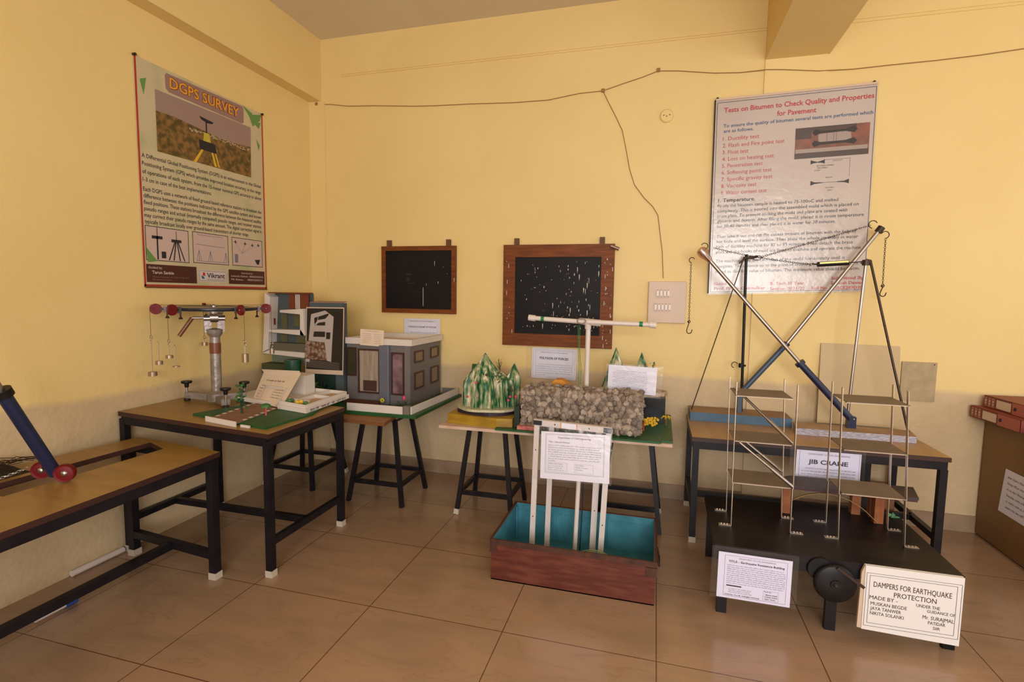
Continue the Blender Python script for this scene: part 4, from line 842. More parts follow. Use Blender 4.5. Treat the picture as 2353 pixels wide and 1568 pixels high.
chain(oy(2035, 548, Y1-.025), oy(2028, 656, Y1-.025)).build('load_chain', t); s_hook(oy(2028, 660, Y1-.025)).build('load_hook', t)
a = oy(1703, 840, Y1); MB().cyl(a-Vector((0, 0, .014)), a+Vector((0, 0, .014)), .017, BLACK, 12).cyl(a, a+Vector((.028, -.01, 0)), .007, DARKST, 8).build('post_collar', t)
hook(oy(1688, 839, Y1-.005), r=.020, flip=-1).build('post_hook', t)
MB().cyl(oy(1710, 590, Y1+.012), Vector((.268, 3.80, .7185)), .0036, DARKST, 6).build('stay_rod', t)

Y2 = 3.66
t = thing('jib_crane', 'jib crane on a silver-edged board, boom rising to the left', 'jib crane', (1.2, Y2, .6605))
SFO = mat('wrinkled silver foil', (186, 180, 190), .35, .4, c2=(150, 146, 160), scale=40, stretch=(1, 1, 4), bump=.6, bscale=50)
MB().slab([(.868, 3.535, .6605), (1.512, 3.535, .6605), (1.545, 3.70, .6605), (.895, 3.712, .6605)], (0, 0, .040), SFO, mat('dusty board top pale', (170, 140, 110), .6, c2=(150, 118, 88), scale=6)).build('base_board', t)
BZ = .7005
j0 = oy(1954, 962, Y2); j1 = oy(1840, 837, Y2); j2 = oy(1612, 577, Y2)
j0.z = max(j0.z, .735)
MB().cyl(j0, j1, .0205, NAVYT, 16).build('jib_sleeve', t); d = (j2-j1).normalized(); MB().cyl(j1-d*.006, j1+d*.016, .030, NAVYT, 16).build('locking_collar', t); MB().cyl(j1, j2, .0125, STEEL, 14).build('jib_tube', t)
MB().slab([(j0.x-.022, Y2-.02, BZ), (j0.x+.028, Y2-.02, BZ), (j0.x+.028, Y2-.02, j0.z+.012), (j0.x-.008, Y2-.02, j0.z+.02)], (0, .04, 0), NAVYT).ball((j0.x+.012, Y2-.022, j0.z), .007, CHROME, 8).build('foot_bracket', t)
MB().cyl((j0.x-.005, Y2+.045, BZ), oy(1990, 602, Y2+.045), .0092, STEEL, 12).build('post', t)
p = oy(1990, 602, Y2+.045); MB().cyl(p-Vector((0, 0, .022)), p+Vector((0, 0, .012)), .021, DARKST, 14).cyl(p+Vector((-.025, 0, -.005)), p+Vector((.03, 0, .0)), .008, DARKST, 10).build('post_clamp', t)
b = oy(2089, 988, Y2+.0); MB().tube([p+Vector((.0, 0, .012)), p+Vector((.022, 0, .010)), Vector((1.517, Y2, BZ))], .0072, DARKST, 10).build('stay_rod', t)
FILM = plastic_mat('cloudy wrapping film', (240, 214, 200), .3, .3)
MB().tube([j2+d*.022, j2+d*.01, j2-d*.02, j2-d*.06, j2-d*.09], [.012, .032, .036, .024, .014], FILM, 12).build('tip_wrap', t)
MB().cyl(j2-d*.03, j2+d*.012, .021, mat('tip clay', (186, 150, 132), .6), 12).build('tip_collar', t)
hook(oy(1619, 566, Y2), r=.02, flip=1).build('tip_hook', t); hook(oy(1590, 598, Y2), r=.017, flip=-1).build('tip_hook', t)
chain(oy(1588, 606, Y2), oy(1583, 738, Y2)).build('load_chain', t); s_hook(oy(1583, 742, Y2), h=.09).build('load_hook', t)
chain(oy(1640, 570, Y2), oy(1866, 608, Y2), .012).build('tie_chain', t)
a, b = oy(1878, 608, Y2), oy(1950, 604, Y2)
s_ = MB().cyl(a, b, .0155, BLACK, 14).build('spring_balance', t); MB().bar(a+Vector((.01, -.0135, .006)), b+Vector((-.004, -.0135, .006)), .003, .012, mat('brass scale', (200, 170, 100), .35, .7), (0, 0, 1)).build('scale', s_)
MB().tube([a, a+Vector((-.02, 0, .002)), a+Vector((-.03, 0, .006))], .004, DARKST, 6).tube([b, b+Vector((.05, 0, .004)), p+Vector((-.03, -.045, .0))], .0032, DARKST, 6).build('balance_link', t)

O = oy(1831, 1033, 3.238); P = Plane(O, oy(1983, 1036, 3.238)-O, (0, 0, -1)); P.U = Vector((1, 0, .0)); P.V = Vector((0, 0, -1))
def L6(mb, P):
    mb.frame(P, .016, -.01, .318, .24, .0015, INKG); mb.text(P, 'DEPARTMENT OF CIVIL ENGINEERING', .165, .024, .009, INKG, .21, 'C')
    mb.text(P, 'JIB CRANE', .162, .075, .024, mat('dark slate ink', (50, 48, 62), .6), .20, 'C', bold=.03)
    for i in range(6): mb.scrawl(P, .03+(.02 if i == 0 else 0), .30, .105+i*.017, .007, INKG)
notice(P, .325, .205, 'JIB CRANE sheet taped under the front edge of the crane table', L6, (-.035, -.03, .345, .208), M=LAV)

# ================================================================== LEFT BENCH CRANE
t = thing('jib_crane', 'navy crane arm with two red wheels leaning on the slotted bench', 'jib crane', (-2.46, 1.5, .6705))
e0 = ox(128, 1092, -2.46); e0.z = max(e0.z, .705); e1 = ox(6, 905, -2.44); e2 = e1+(e1-e0)*1.6
MB().cyl(e0, e1, .024, NAVYT, 16).build('jib_sleeve', t); MB().cyl(e1, e2, .013, STEEL, 14).build('jib_tube', t); d = (e1-e0).normalized(); MB().cyl(e1-d*.012, e1+d*.018, .034, BLACK, 16).build('locking_collar', t)
def wheel(c, r, ax):
    o = MB().lathe([(0, .012), (r*.35, .012), (r*.8, .008), (r*.97, .012), (r, .006), (r, -.006), (r*.97, -.012), (r*.8, -.008), (0, -.012)], c, REDP, 32, ax).build('red_wheel', t)
    MB().lathe([(0, .017), (.006, .017), (.012, .014), (.013, .012)], c, CHROME, 14, ax).build('hub', o)
ax = Vector((.55, -.83, 0)).normalized()
c1 = oz(148, 1090, .725); c1 = Vector((-2.415, c1.y*2.415/abs(c1.x), 0)); c1 = ox(150, 1094, -2.415); c2 = ox(97, 1085, -2.55)
wheel(Vector((c1.x, c1.y, max(c1.z-.004, .711))), .039, ax); wheel(Vector((c2.x, c2.y, max(c2.z-.004, .710))), .038, ax)
MB().cyl(Vector((c1.x, c1.y, .72)), Vector((c2.x, c2.y, .72)), .009, DARKST, 10).build('axle', t)
mb = chain(Vector((c2.x-.02, c2.y-.04, .73)), Vector((-2.66, 1.10, .70)), .02, M=STEEL); mb.build('chain', t)
mb = MB(); nv = 14; vs = []; pc = Vector((-2.78, 1.40, .6708))
for i in range(nv+1):
    for j in range(nv+1):
        u, v = i/nv*2-1, j/nv*2-1; vs.append(pc+Vector((u*.085, v*.24, .055*max(0, 1-(u*u+v*v)*.6)*(.8+.4*rnd.random()) if max(abs(u), abs(v)) < 1 else 0)))
mb.add(vs, [(i*(nv+1)+j, (i+1)*(nv+1)+j, (i+1)*(nv+1)+j+1, i*(nv+1)+j+1) for i in range(nv) for j in range(nv)], mat('dark wire mesh', (48, 38, 28), .6, .3, bump=1, bscale=120))
for k in range(40):
    a_ = rnd.uniform(-.08, .06); b_ = rnd.uniform(-.22, .2); mb.tube([pc+Vector((a_, b_, .05)), pc+Vector((a_+rnd.uniform(-.03, .03), b_+.06, .05+rnd.uniform(.0, .02))), pc+Vector((a_+rnd.uniform(-.03, .03), b_+.12, .04))], .0016, DARKST, 4)
tag(mb.build('wire_heap'), 'tangled heap of dark wire on the bench beside the wall', 'wire')

# ================================================================== FORCE TABLE
cx, cy = -2.60, 2.585; zt = zA(cx)
t = thing('force_table', 'universal force table: round black disc on a silver tape-wrapped column', 'force table', (cx, cy, zt))
hub = Vector((cx, cy, zt+.045))
for ang_px, k in (((430, 912), 0), ((524, 926), 1), ((562, 908), 2)):
    e = oz(*ang_px, zt+.035); e = hub+(e-hub)*(1.0); dd = Vector((e.x-hub.x, e.y-hub.y, 0)); L0 = min(dd.length, .165 if k == 1 else .22); dd.normalize(); e = Vector((hub.x, hub.y, zt+.0))+dd*L0
    e.z = zA(e.x)
    a = MB().bar(Vector((hub.x, hub.y, zt+.040)), Vector((e.x, e.y, e.z+.040)), .048, .038, TAPE).build('base_arm', t)
    mb = MB().cyl((e.x, e.y, e.z+.003), (e.x, e.y, e.z+.085), .0065, CHROME, 10).lathe([(.017, .0), (.019, .004), (.019, .012), (.012, .018)], (e.x, e.y, e.z+.003), DARKST, 14); s_ = mb.build('levelling_screw', a)
    MB().lathe([(.010, .085), (.012, .09), (.013, .108), (.028, .112), (.031, .118), (.029, .126), (0, .128)], e, BLACK, 18).build('knob', s_)
MB().lathe([(.0, .003), (.055, .015), (.058, .06), (.03, .075), (.0, .08)], (cx, cy, zt+.004), TAPE, 24).build('base_hub', t)
ztop = 1.385
MB().lathe([(.029, zt+.07), (.030, 1.0), (.0285, 1.18), (.028, 1.22)], (cx, cy, 0), TAPE, 24).build('column', t)
MB().lathe([(.0315, 1.115), (.0318, 1.15), (.0315, 1.18)], (cx, cy, 0), BROWNT, 24).build('brown_tape_band', t)
e = Vector((.705, .708, 0)); nv_ = Vector((-.708, .705, 0))                 # e: across the line of sight
C0 = Vector((cx, cy, 0)); z3 = Vector((0, 0, 1))
mb = MB().lathe([(.028, 1.215), (.042, 1.235), (.046, 1.262), (.02, 1.27), (0, 1.27)], C0, TAPE, 20)
for s_ in (-1, 1): mb.bar(C0+e*s_*.034+z3*1.245, C0+e*s_*.036+z3*1.345, .02, .04, TAPE, e)
mb.build('yoke', t)
MB().cyl(C0-e*.055+z3*1.33, C0+e*.058+z3*1.33, .018, CHROME, 16).cyl(C0-e*.022+z3*1.335, C0+e*.022+z3*1.335, .03, STEEL, 20).build('pivot_pin', t)
MB().cyl(C0-e*.055+z3*1.333, C0-e*.115+z3*1.333, .007, CHROME, 10).build('handle_rod', t)
MB().cyl(C0-e*.115+z3*1.333, C0-e*.185+z3*1.225, .0115, BROWNT, 12).build('wrapped_grip', t)
MB().lathe([(0, 1.352), (.045, 1.352), (.05, 1.36), (.05, 1.373), (.06, 1.377)], C0, CHROME, 24).build('disc_hub', t)
MB().lathe([(0, 1.376), (.225, 1.378), (.237, 1.381), (.240, 1.386), (.240, 1.395), (.237, 1.399), (.2, 1.4), (0, 1.4)], C0, mat('black enamel disc', (26, 30, 44), .3), 72).build('disc', t)
MB().lathe([(.237, 1.3955), (.241, 1.398), (.239, 1.4005), (.19, 1.4010)], C0, STEEL, 72).build('scale_ring', t)
MB().lathe([(0, 1.401), (.02, 1.401), (.02, 1.406), (.008, 1.412), (0, 1.418)], C0, CHROME, 16).build('centre_pin', t)
THR = mat('dark thread', (90, 66, 44), .8)
def pulley(lat, dep, z=1.388):
    u = (e*lat+nv_*dep); L0 = u.length; u.normalize(); rim = C0+u*.243; c = C0+u*(.243+.05)+z3*z
    a = MB().bar(rim-u*.02+z3*(z), c-u*.02, .016, .012, DARKST).bar(rim+u*.006+z3*(z-.02), rim+u*.006+z3*(z+.016), .022, .014, mat('clamp grey', (110, 104, 112), .4, .6), u).build('pulley_arm', t)
    MB().cyl(rim-u*.004+z3*(z-.012), rim-u*.004+z3*(z-.04), .004, DARKST, 8).lathe([(.004, -.040), (.011, -.050), (.010, -.054), (0, -.055)], rim-u*.004+z3*z, DARKST, 12).build('clamp_screw', a)
    w_ = u.cross(z3); MB().lathe([(0, .007), (.02, .006), (.030, .008), (.031, .005), (.027, 0), (.031, -.005), (.030, -.008), (0, -.007)], c, REDP, 28, w_).ball(c+w_*.008, .005, CHROME, 8).build('pulley', a)
    drop = c+u*.029; return drop
def mass(p, h=.02, r=.021, label='', tilt=0, L_=.09):
    tt = thing('slotted_weight', label, 'weight', (p.x, p.y, p.z), 'brass weights hung from the force table')
    MB().lathe([(0, 0), (r, .001), (r, h), (0, h+.0005)], p, mat('dull brass', (170, 148, 124), .32, .85), 20).build('disc_weight', tt)
    MB().cyl(p+z3*h, p+z3*(h+L_), .0016, STEEL, 6).tube([p+z3*(h+L_)+Vector((math.sin(q)*.006, 0, .006-math.cos(q)*.006)) for q in [k*.8 for k in range(7)]], .0016, STEEL, 5).build('hanger', tt)
dr = []
for lat, dep in ((-.29, -.04), (-.2, -.21), (.137, -.26), (.29, .03), (-.055, .285)): dr.append(pulley(lat, dep))
ends = [1.235, 1.225, 1.215, 1.17, 1.20]
for p, z_ in zip(dr, ends):
    q = Vector((p.x, p.y, z_)); MB().tube([C0+z3*1.409, p+z3*.024, p+z3*.0, q], .0013, THR, 5).build('thread', t)
    MB().tube([q+Vector((math.sin(a_)*.009, 0, -.009+math.cos(a_)*.009)) for a_ in [k*.785 for k in range(8)]], .002, STEEL, 6, closed=True).build('ring', t)
mass(Vector((dr[0].x, dr[0].y, 1.00)), .025, .023, 'brass weight hanging lowest from the leftmost red pulley', L_=.172)
q = Vector((dr[0].x+.024, dr[0].y+.024, 1.065)); mass(q, .022, .019, 'brass weight hanging second lowest on the far left thread', L_=.102)
mass(Vector((dr[1].x, dr[1].y, 1.12)), .018, .019, 'brass weight below the second red pulley from the left', L_=.052)
q = Vector((dr[1].x+.02, dr[1].y+.022, 1.070)); mass(q, .006, .019, 'thin disc weight hanging under the second pulley from left', L_=.107)
mass(Vector((dr[2].x, dr[2].y, 1.085)), .050, .018, 'tall stack of brass weights right of the column', L_=.046)
mass(Vector((dr[3].x, dr[3].y, 1.095)), .032, .015, 'bright weight hanging from the rightmost red pulley', L_=.01)
mass(Vector((dr[4].x, dr[4].y, 1.135)), .022, .017, 'brass weight hanging close behind the column at its left', L_=.012)
mb = MB()
# ================================================================== ROAD MODEL
t = thing('road_model', 'green board with brown road strip and toy palms on the left table', 'road model', (-2.2, 2.5, zA(-2.2)))
w0 = lambda p: Vector((p.x, p.y, p.z+zA(p.x)+.0008))
mb = MB().slab([(-2.485, 2.30, 0), (-1.955, 2.245, 0), (-1.93, 2.60, 0), (-2.0, 2.86, 0), (-2.34, 2.86, 0)], (0, 0, .012), GREEN); mb.build('green_board', t, warp=w0)
RD = mat('brown road card', (140, 104, 82), .7, c2=(124, 90, 70), scale=14)
mb = MB().slab([(-2.325, 2.262, .0125), (-2.125, 2.240, .0125), (-2.20, 2.80, .0125), (-2.40, 2.80, .0125)], (0, 0, .004), RD)
for k in range(9):
    y = 2.30+k*.053
    for xa in (-2.325-.14*(y-2.26), -2.145-.14*(y-2.26)): mb.slab([(xa, y, .0167), (xa+.018, y-.002, .0167), (xa+.018, y+.02, .0167), (xa, y+.022, .0167)], (0, 0, .0008), WHITE)
mb.build('road_strip', t, warp=w0)
mb = MB().slab([(-2.335, 2.238, .0), (-2.118, 2.218, .0), (-2.118, 2.226, .0), (-2.335, 2.246, .0)], (0, 0, .028), WHITE).build('white_end_plate', t, warp=w0)
MB().box((-2.10, 2.232, .0), (-2.045, 2.243, .012), WHITE).build('white_tag', t, warp=w0)
def palm(px, py, h, trunkM, parent, z, lean=0):
    c = oz(px, py, z); mb = MB().tube([c, c+Vector((lean*.5, 0, h*.5)), c+Vector((lean, 0, h))], [.005, .004, .003], trunkM, 7); mb.build('palm_trunk', parent); mb = MB()
    for k in range(9):
        a_ = k*.7; d = Vector((math.cos(a_), math.sin(a_), 0)); s_ = Vector((-d.y, d.x, 0)); T_ = c+Vector((lean, 0, h)); r_ = h*.55
        pts = [T_, T_+d*r_*.4+z3*r_*.22, T_+d*r_*.8+z3*r_*.05, T_+d*r_-z3*r_*.35]; ws = [.004, .014, .012, .001]; vs = []
        for p, w_ in zip(pts, ws): vs += [p-s_*w_, p+z3*w_*.4, p+s_*w_]
        mb.add(vs, [(i*3+j, i*3+j+1, i*3+j+4, i*3+j+3) for i in range(3) for j in range(2)], LEAF)
    mb.build('palm_leaves', parent)
zz = zA(-2.25)+.02
palm(611, 955, .055, mat('pink-red trunk', (200, 70, 80), .5), t, zz)
c = oz(556, 950, zz); mb = MB()
for k in range(3): mb.cyl(c+Vector((k*.006-.006, 0, 0)), c+Vector((k*.008-.008, 0, .14)), .002, LEAFD, 5)
for _ in range(40):
    p = c+Vector((rnd.uniform(-.022, .022), rnd.uniform(-.02, .02), rnd.uniform(.03, .17))); mb.ball(p, rnd.uniform(.006, .011), LEAF if rnd.random() < .6 else LEAFD, 5, (1, 1, .6))
mb.build('tall_shrub', t)
# plan house and its tent sign
t = thing('floor_plan_model', 'white foam house plan model with low room walls', 'house model', (-2.2, 2.85, zA(-2.2)+.013))
FB = .0135
mb = MB().slab([(-2.56, 2.665, FB), (-2.17, 2.625, FB), (-2.17, 2.60, FB), (-1.955, 2.580, FB), (-1.975, 3.055, FB), (-2.56, 3.02, FB)], (0, 0, .026), WHITE)
mb.build('foam_slab', t, warp=w0)
P = Plane(w0(Vector((-1.9545, 2.60, FB+.026))), (-.02, .44, 0), (0, 0, -1)); P.N = Vector((1, .04, 0)); mb = MB()
mb.quad(P, .016, .0085, .425, .0105, INKG, .0006)
for k in range(7): mb.scrawl(P, .02+k*.058, .065+k*.058, .021, .016, INK, .0008, seed=k)
mb.build('handwriting', t)
mb = MB(); B2 = FB+.0262; WH = .022
for a, b in (((-2.165, 2.61), (-1.965, 2.59)), ((-1.966, 2.60), (-1.985, 3.04)), ((-2.16, 2.615), (-2.16, 2.70)), ((-2.16, 2.70), (-2.02, 2.70)), ((-2.10, 2.70), (-2.10, 3.03)), ((-2.10, 2.86), (-1.99, 2.86)), ((-2.4, 3.01), (-1.99, 3.04))): mb.bar((a[0], a[1], B2+WH/2), (b[0], b[1], B2+WH/2), .007, WH, WHITE)
mb.build('room_walls', t, warp=w0)
MB().slab([(-2.155, 2.62, B2), (-1.975, 2.60, B2), (-1.985, 2.69, B2), (-2.155, 2.69, B2)], (0, 0, .001), RD).slab([(-2.09, 2.71, B2), (-1.985, 2.71, B2), (-1.995, 3.03, B2), (-2.09, 3.03, B2)], (0, 0, .001), mat('tan floor paper', (190, 160, 130), .7)).build('floor_paper', t, warp=w0)
mb = MB()
for x, y, c in ((-2.13, 2.65, LEAF), (-2.12, 2.66, LEAF), (-2.06, 2.64, YEL), (-2.05, 2.66, YEL), (-2.0, 2.64, LEAF)): mb.ball((x, y, B2+.016), .015, c, 7, jit=.2)
mb.build('glued_greenery', t, warp=w0)
MB().box((-2.33, 2.90, B2), (-2.20, 3.0, B2+.125), WHITE).build('upright_block', t, warp=w0)
bl, br_ = oz(579, 921, zA(-2.5)+.042), oz(645, 941, zA(-2.25)+.042); bl = Vector((-2.44, 2.70, zA(-2.44)+.042)); br_ = oy(646, 938, 2.64)
bl = oy(579, 923, 2.655); bl.z = max(bl.z, zA(bl.x)+.024); br_ = oy(645, 941, 2.592); br_.z = max(br_.z, zA(br_.x)+.024)
tl, tr = oy(606, 856, 2.86), oy(690, 860, 2.80)
t = thing('tent_sign', 'handwritten cream card propped on the floor plan model', 'sign', bl)
P = Plane(bl+(tl-bl), tr-tl, bl-tl)
Wd, Hd = (tr-tl).length, (bl-tl).length
N_ = (tr-tl).cross(tl-bl).normalized(); N_ = N_ if N_.y < 0 else -N_
mb = MB().slab([bl, br_, tr, tl], -N_*.003, CREAM)
def bil(u, v, d=.0012): return tl.lerp(tr, u).lerp(bl.lerp(br_, u), v)+N_*d
class BP:
    def __init__(s): s.N = N_
    def __call__(s, u, v, d=0): return bil(u/.27, v/.19, d)
Pb = BP()
mb.scrawl(Pb, .05, .20, .055, .010, INK, .0012)
for i, (u0, u1) in enumerate(((.03, .2), (.02, .06), (.02, .06), (.02, .05), (.02, .05))): mb.scrawl(Pb, u0, u1, .088+i*.018, .007, INKG, .0012)
for i in range(4): mb.scrawl(Pb, .14, .23, .105+i*.015, .007, INKG, .0012)
mb.frame(Pb, .055, .085, .235, .19, .010, WHITE, .0026)
mb.build('card', t)
f0, f1 = tl+Vector((-.006, -.012, .022)), tr+Vector((.004, -.012, .022))
MB().slab([tl, tr, f1, f0], -N_*.003, CREAM).build('top_flap', t)

# ================================================================== CORNER BUILDING MODEL (left)
BZ2 = .6655
t = thing('apartment_model', 'three-storey slate and white apartment model in the room corner', 'house model', (-2.55, 3.4, BZ2))
MB().slab([(-2.885, 3.02, BZ2), (-2.27, 3.02, BZ2), (-2.27, 3.80, BZ2), (-2.885, 3.80, BZ2)], (0, 0, .02), GREEN).build('green_base', t)
fx = lambda a: -2.905+.000575*a
fz = lambda b: 1.535-.000519*b
def fb(mb, a0, b0, a1, b1, y0, y1, M): return mb.box((max(-2.885, fx(a0)), y0, fz(b1)), (fx(a1), y1, fz(b0)), M)
WIN = mat('olive window card', (96, 92, 58), .5); 
fb(MB(), 120, 95, 700, 1000, 3.40, 3.42, GREYD).build('back_wall', t)
fb(MB(), 120, 820, 700, 935, 3.33, 3.40, mat('moss grey band', (96, 90, 74), .6)).build('lower_band', t)
mb = MB().slab([(fx(95), 3.31, fz(95)), (fx(175), 3.31, fz(150)), (fx(130), 3.31, fz(830)), (fx(120), 3.31, fz(920)), (fx(35), 3.31, fz(960)), (fx(60), 3.31, fz(700))], (0, .09, 0), WHITE); mb.build('white_side_fin', t)
MB().slab([(fx(150), 3.30, fz(925)), (fx(700), 3.30, fz(940)), (fx(700), 3.30, fz(1015)), (fx(40), 3.30, fz(975))], (0, .10, 0), WHITE).build('white_floor_band', t)
mb = MB().slab([(fx(350), 3.29, fz(335)), (fx(700), 3.29, fz(310)), (fx(715), 3.29, fz(690)), (fx(650), 3.29, fz(690)), (fx(655), 3.29, fz(390)), (fx(350), 3.29, fz(370))], (0, .11, 0), WHITE); mb.build('white_balcony_frame', t)
MB().slab([(fx(150), 3.29, fz(622)), (fx(660), 3.29, fz(612)), (fx(715), 3.29, fz(692)), (fx(150), 3.29, fz(655))], (0, .11, 0), WHITE).build('white_slab', t)
for a0, b0, a1, b1 in ((225, 400, 315, 610), (420, 400, 610, 575), (215, 700, 310, 815), (455, 715, 640, 820)): fb(MB(), a0, b0, a1, b1, 3.392, 3.399, WIN).build('window', t)
o = fb(MB(), 380, 95, 680, 320, 3.37, 3.38, mat('reddish brown panel', (112, 54, 28), .5)).build('brown_panel', t)
for k in (490, 515, 540): fb(MB(), k, 108, k+12, 318, 3.364, 3.3695, WHITE).build('white_stripe', o)
fb(MB(), 120, 80, 690, 97, 3.33, 3.42, BROWNT).build('roof_edge', t)
for a0 in (215, 640): pass
fb(MB(), 155, 615, 165, 390, 3.33, 3.335, REDP) if False else None
p = Vector((fx(165), 3.36, fz(560))); MB().cyl(p, p+z3*.05, .006, REDP, 8).build('red_figure', t)
fb(MB(), 80, 1000, 700, 1120, 3.38, 3.40, mat('pale green glass card', (110, 120, 96), .5)).build('ground_floor_wall', t)
MB().box((-2.87, 3.28, fz(1255)), (-2.62, 3.38, fz(1120)), mat('dark green hedge block', (70, 72, 40), .7)).build('planter', t)
MB().box((-2.87, 3.30, BZ2+.0205), (-2.52, 3.38, fz(1255)-.001), GREYD).build('plinth', t)
MB().cyl((-2.577, 3.26, fz(1300)), (-2.577, 3.26, fz(1040)), .058, mat('bottle green card', (20, 74, 48), .35), 28).cyl((-2.577, 3.26, BZ2+.0205), (-2.577, 3.26, fz(1300)), .03, GREYD, 10).build('green_drum', t)
MB().tube([(-2.46, 3.10, BZ2+.02), (-2.478, 3.12, .86), (-2.50, 3.12, .90), (-2.53, 3.13, .91)], .005, mat('pale green stalk', (170, 200, 170), .4), 8).build('bent_lamp_post', t)
MB().box((-2.488, 3.345, BZ2+.0205), (-2.272, 3.40, .70), GREYD).box((-2.488, 3.345, .7), (-2.205, 3.40, 1.420), GREYD).slab([(-2.478, 3.34, 1.4205), (-2.205, 3.34, 1.4205), (-2.205, 3.405, 1.428), (-2.45, 3.405, 1.428)], (0, 0, .004), mat('mauve roof card', (150, 116, 112), .6)).build('right_block', t)
MB().box((-2.486, 3.336, BZ2+.0205), (-2.272, 3.3445, .90), mat('dark teal garden backdrop', (16, 42, 36), .6)).build('garden_backdrop', t)
mb = MB()
for x, y in ((-2.43, 3.2), (-2.37, 3.16), (-2.345, 3.22), (-2.40, 3.26), (-2.38, 3.12), (-2.44, 3.27), (-2.35, 3.28), (-2.41, 3.1), (-2.36, 3.25)): bush(mb, (x, y, BZ2+.02), rnd.uniform(.09, .17), 20, rnd.choice([LEAF, LEAFD, LEAFD]), .3, .2)
mb.build('garden_bush', t)
for _ in range(7): MB().ball((rnd.uniform(-2.45, -2.29), rnd.uniform(3.05, 3.16), BZ2+.032), rnd.uniform(.014, .03), mat('grey pebble', (110, 104, 92), .8), 8, jit=.15).build('pebble', t)
mb = MB()
for _ in range(8): mb.ball((rnd.uniform(-2.44, -2.28), rnd.uniform(3.04, 3.10), BZ2+.055), .010, PINK, 6, (1, 1, .5))
mb.build('pink_flower', t)
# photo print leaning on it
t = thing('building_photo', 'black-and-white tower block photo print leaning on the apartment model', 'photograph', (-2.32, 3.31, .90))
O = oy(704, 706, 3.315); P = Plane(O, oy(789, 707, 3.315)-O, (.02, -.07, -1))
Wp, Hp = .318, .49; mb = MB().sheet(P, Wp, Hp, PLATE, .002)
mb.quad(P, .006, .008, Wp-.006, Hp-.032, mat('print black', (34, 28, 26), .3))
PW1, PW2 = mat('print pale grey', (176, 162, 156), .35), mat('print mid grey', (120, 106, 100), .35)
sx, sy = Wp/525, Hp/990
def pp(*q): return [((a-735)*sx, (b-330)*sy) for a, b in q]
mb.poly(P, pp((805, 435), (1000, 378), (1120, 470), (1095, 1135), (1035, 1120), (1000, 850), (775, 830)), PW1, .001)
for q in (((850, 490), (1050, 420), (1050, 445), (1005, 500), (900, 520), (855, 590)), ((915, 560), (1005, 545), (1005, 600), (860, 600)), ((850, 690), (1005, 690), (1005, 770), (840, 770)), ((1020, 700), (1080, 700), (1075, 800), (1020, 800))): mb.poly(P, pp(*q), _M['print black'], .0014)
mb.poly(P, pp((735, 835), (1000, 850), (1035, 1115), (720, 1110)), mat('print rust brown', (92, 56, 36), .35, c2=(150, 128, 110), scale=40, lo=.45, hi=.6), .0013)
for k in range(5): mb.poly(P, pp((720, 1120+k*22), (1210, 1150+k*22), (1210, 1156+k*22), (720, 1128+k*22)), PW2, .0014)
mb.poly(P, pp((740, 1100), (800, 1110), (790, 1150), (735, 1140)), PW1, .0016); mb.poly(P, pp((905, 460), (912, 460), (880, 640), (872, 640)), PW1, .0018)
mb.build('print', t)

# ================================================================== GREY HOUSE MODEL
t = thing('house_model', 'grey two-storey house model with brown window frames and white parapet', 'house model', (-1.9, 3.5, BZ2))
MB().slab([(-2.262, 3.10, BZ2), (-1.510, 3.115, BZ2), (-1.50, 3.93, BZ2), (-2.262, 3.93, BZ2)], (0, 0, .022), GREEN).build('green_base', t)
G2 = BZ2+.0225; X0, X1, YF, YB, ZT = -2.190, -1.672, 3.37, 3.90, 1.125
MB().box((X0, YF, G2), (X1, YB, ZT), GREY).build('house_walls', t)
mb = MB(); o_ = .014
mb.box((X0-.006, YF-o_, ZT+.0005), (X1+o_, YF+.012, ZT+.045), WHITE).box((X0-.006, YB-.012, ZT+.0005), (X1+o_, YB+o_, ZT+.045), WHITE).box((X0-.006, YF+.012, ZT+.0005), (X0+.012, YB-.012, ZT+.045), WHITE).box((X1-.012, YF+.012, ZT+.0005), (X1+o_, YB-.012, ZT+.045), WHITE).box((X0, YF, ZT), (X1, YB, ZT+.008), CEIL)
mb.build('parapet', t)
hx = lambda a: -2.24+.000508*a
hz = lambda b: 1.300-.00046*b
FRM = mat('dark brown window frame', (64, 34, 26), .5)
def opening(a0, b0, a1, b1, fill, name='window', fw=.012, deep=.01):
    x0, x1, z0, z1 = max(X0+.001, hx(a0)), hx(a1), max(G2+.002, hz(b1)), hz(b0)
    o = MB().box((x0, YF-deep, z0), (x0+fw, YF-.0005, z1), FRM).box((x1-fw, YF-deep, z0), (x1, YF-.0005, z1), FRM).box((x0+fw, YF-deep, z1-fw), (x1-fw, YF-.0005, z1), FRM).box((x0+fw, YF-deep, z0), (x1-fw, YF-.0005, z0+fw), FRM).build(name, t)
    MB().box((x0+fw, YF-.004, z0+fw), (x1-fw, YF-.0006, z1-fw), fill).build('pane', o); return x0, x1, z0, z1
opening(100, 440, 255, 900, mat('murky olive pane', (70, 62, 40), .25, c2=(52, 56, 36), scale=9))
x0, x1, z0, z1 = opening(285, 455, 640, 1165, mat('sheer white curtain', (168, 150, 130), .6, c2=(140, 124, 108), scale=8, stretch=(8, 8, .6)), 'doorway')
MB().box((x0+.045, YF-.012, z0+.018), (x1-.03, YF-.0045, z0+.095), mat('brown sofa card', (70, 44, 34), .6)).build('sofa', t)
opening(815, 490, 1020, 1165, mat('pinkish print pane', (140, 112, 118), .4, c2=(92, 66, 66), scale=12), 'doorway')
MB().box((hx(640), YF-.028, G2), (hx(800), YF-.0005, ZT-.0005), mat('slate blue pillar paint', (90, 94, 108), .55, c2=(104, 102, 108), scale=10)).build('pillar', t, bevel=.008)
MB().box((hx(1030), YF-.012, G2), (X1, YF-.0005, ZT-.0005), GREY).build('corner_pier', t)
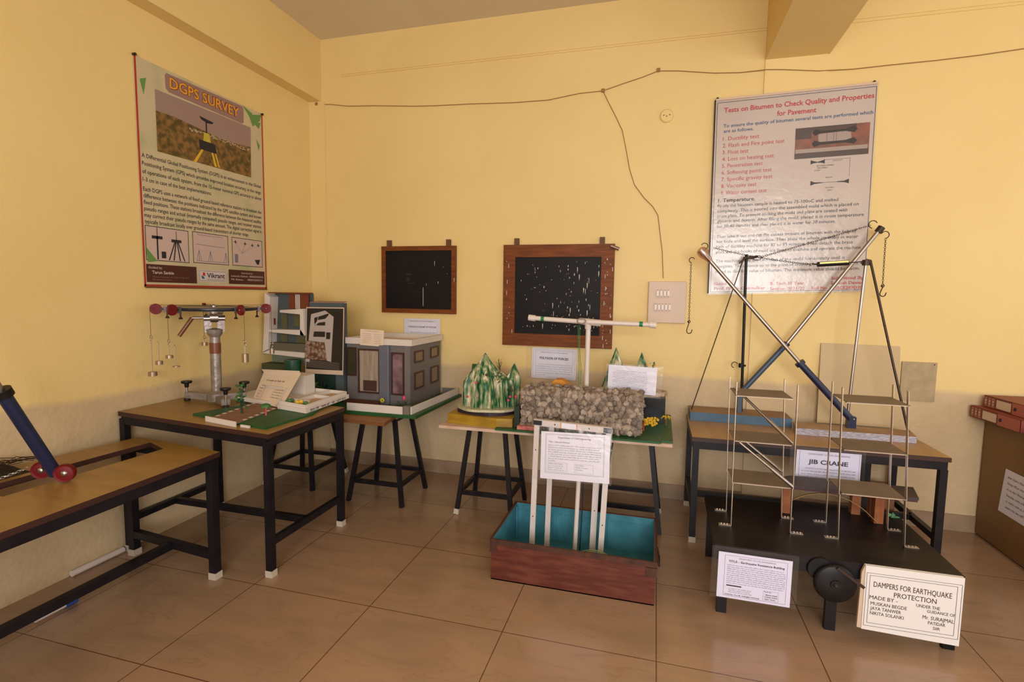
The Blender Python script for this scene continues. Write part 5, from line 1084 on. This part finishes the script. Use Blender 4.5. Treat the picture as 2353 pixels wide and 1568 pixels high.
for (y0, y1), (z0, z1) in (((3.42, 3.575), (.995, 1.08)), ((3.70, 3.85), (1.0, 1.085)), ((3.42, 3.575), (.80, .925)), ((3.70, 3.85), (.80, .93))):
    f = .010; q = X1; o = MB().box((q+.0005, y0, z0), (q+.009, y0+f, z1), FRM).box((q+.0005, y1-f, z0), (q+.009, y1, z1), FRM).box((q+.0005, y0+f, z0), (q+.009, y1-f, z0+f), FRM).box((q+.0005, y0+f, z1-f), (q+.009, y1-f, z1), FRM).build('window', t)
    MB().box((q+.0006, y0+f, z0+f), (q+.003, y1-f, z1-f), mat('dim window film', (112, 92, 74), .2)).build('pane', o)
MB().box((-2.19, 3.315, G2), (-1.90, 3.355, G2+.028), mat('brown porch step', (86, 46, 30), .6)).build('porch_step', t)
MB().box((-2.035, 3.120, G2), (-1.612, 3.130, G2+.052), WHITE).build('front_fence_wall', t); MB().slab([(-1.560, 3.135, G2), (-1.552, 3.135, G2), (-1.522, 3.92, G2), (-1.530, 3.92, G2)], (0, 0, .052), WHITE).build('side_fence_wall', t)
MB().box((-1.605, 3.120, G2), (-1.563, 3.150, G2+.058), mat('grey gate post', (112, 104, 96), .6)).build('gate_post', t); MB().box((-1.66, 3.91, G2), (-1.53, 3.92, G2+.045), GREY).build('back_fence_wall', t)
mb = MB()
for x, y, h in ((-1.66, 3.22, .08), (-1.62, 3.20, .09), (-1.60, 3.45, .05), (-1.60, 3.6, .05), (-1.60, 3.7, .05), (-1.70, 3.24, .06)): bush(mb, (x, y, G2), h, 14, LEAF if h > .055 else LEAFD, .5)
mb.build('garden_bush', t)
MB().ball((-1.64, 3.20, G2+.095), .013, PINK, 8, (.8, .8, 1.4)).build('pink_flower', t)
mb = MB().cyl((-1.86, 3.30, G2), (-1.86, 3.30, G2+.035), .002, LEAFD, 5)
for k in range(6): mb.ball((-1.86+math.cos(k)*.011, 3.295, G2+.046+math.sin(k)*.011), .008, mat('acid yellow petal', (186, 180, 40), .5), 6)
mb.build('yellow_flower', t)
P = Plane(oy(829, 757, 3.352), (1, 0, .0), (-.028, -.02, -1.0)); P = Plane(Vector((-2.075, 3.352, 1.248)), (1, 0, .0), (-.12, -.03, -1))
t = thing('title_card', 'small cream name card standing on the grey house parapet', 'card', (-2.0, 3.34, 1.13))
P = Plane(oy(828, 756, 3.349), oy(884, 760, 3.349)-oy(828, 756, 3.349), oy(821, 792, 3.349)-oy(828, 756, 3.349))
W_, H_ = .190, .118
mb = MB().sheet(P, W_, H_, CREAM, .002); mb.text(P, 'HOUSE MODEL', .095, .016, .006, mat('brick ink', (150, 80, 66), .6), .10, 'C') if False else mb.scrawl(P, .04, .15, .014, .005, RED)
for i in range(6): mb.scrawl(P, .02, .09, .034+i*.013, .0045, INKG)
for i in range(6): mb.scrawl(P, .115, .175, .034+i*.013, .0045, INKG)
mb.build('card', t)
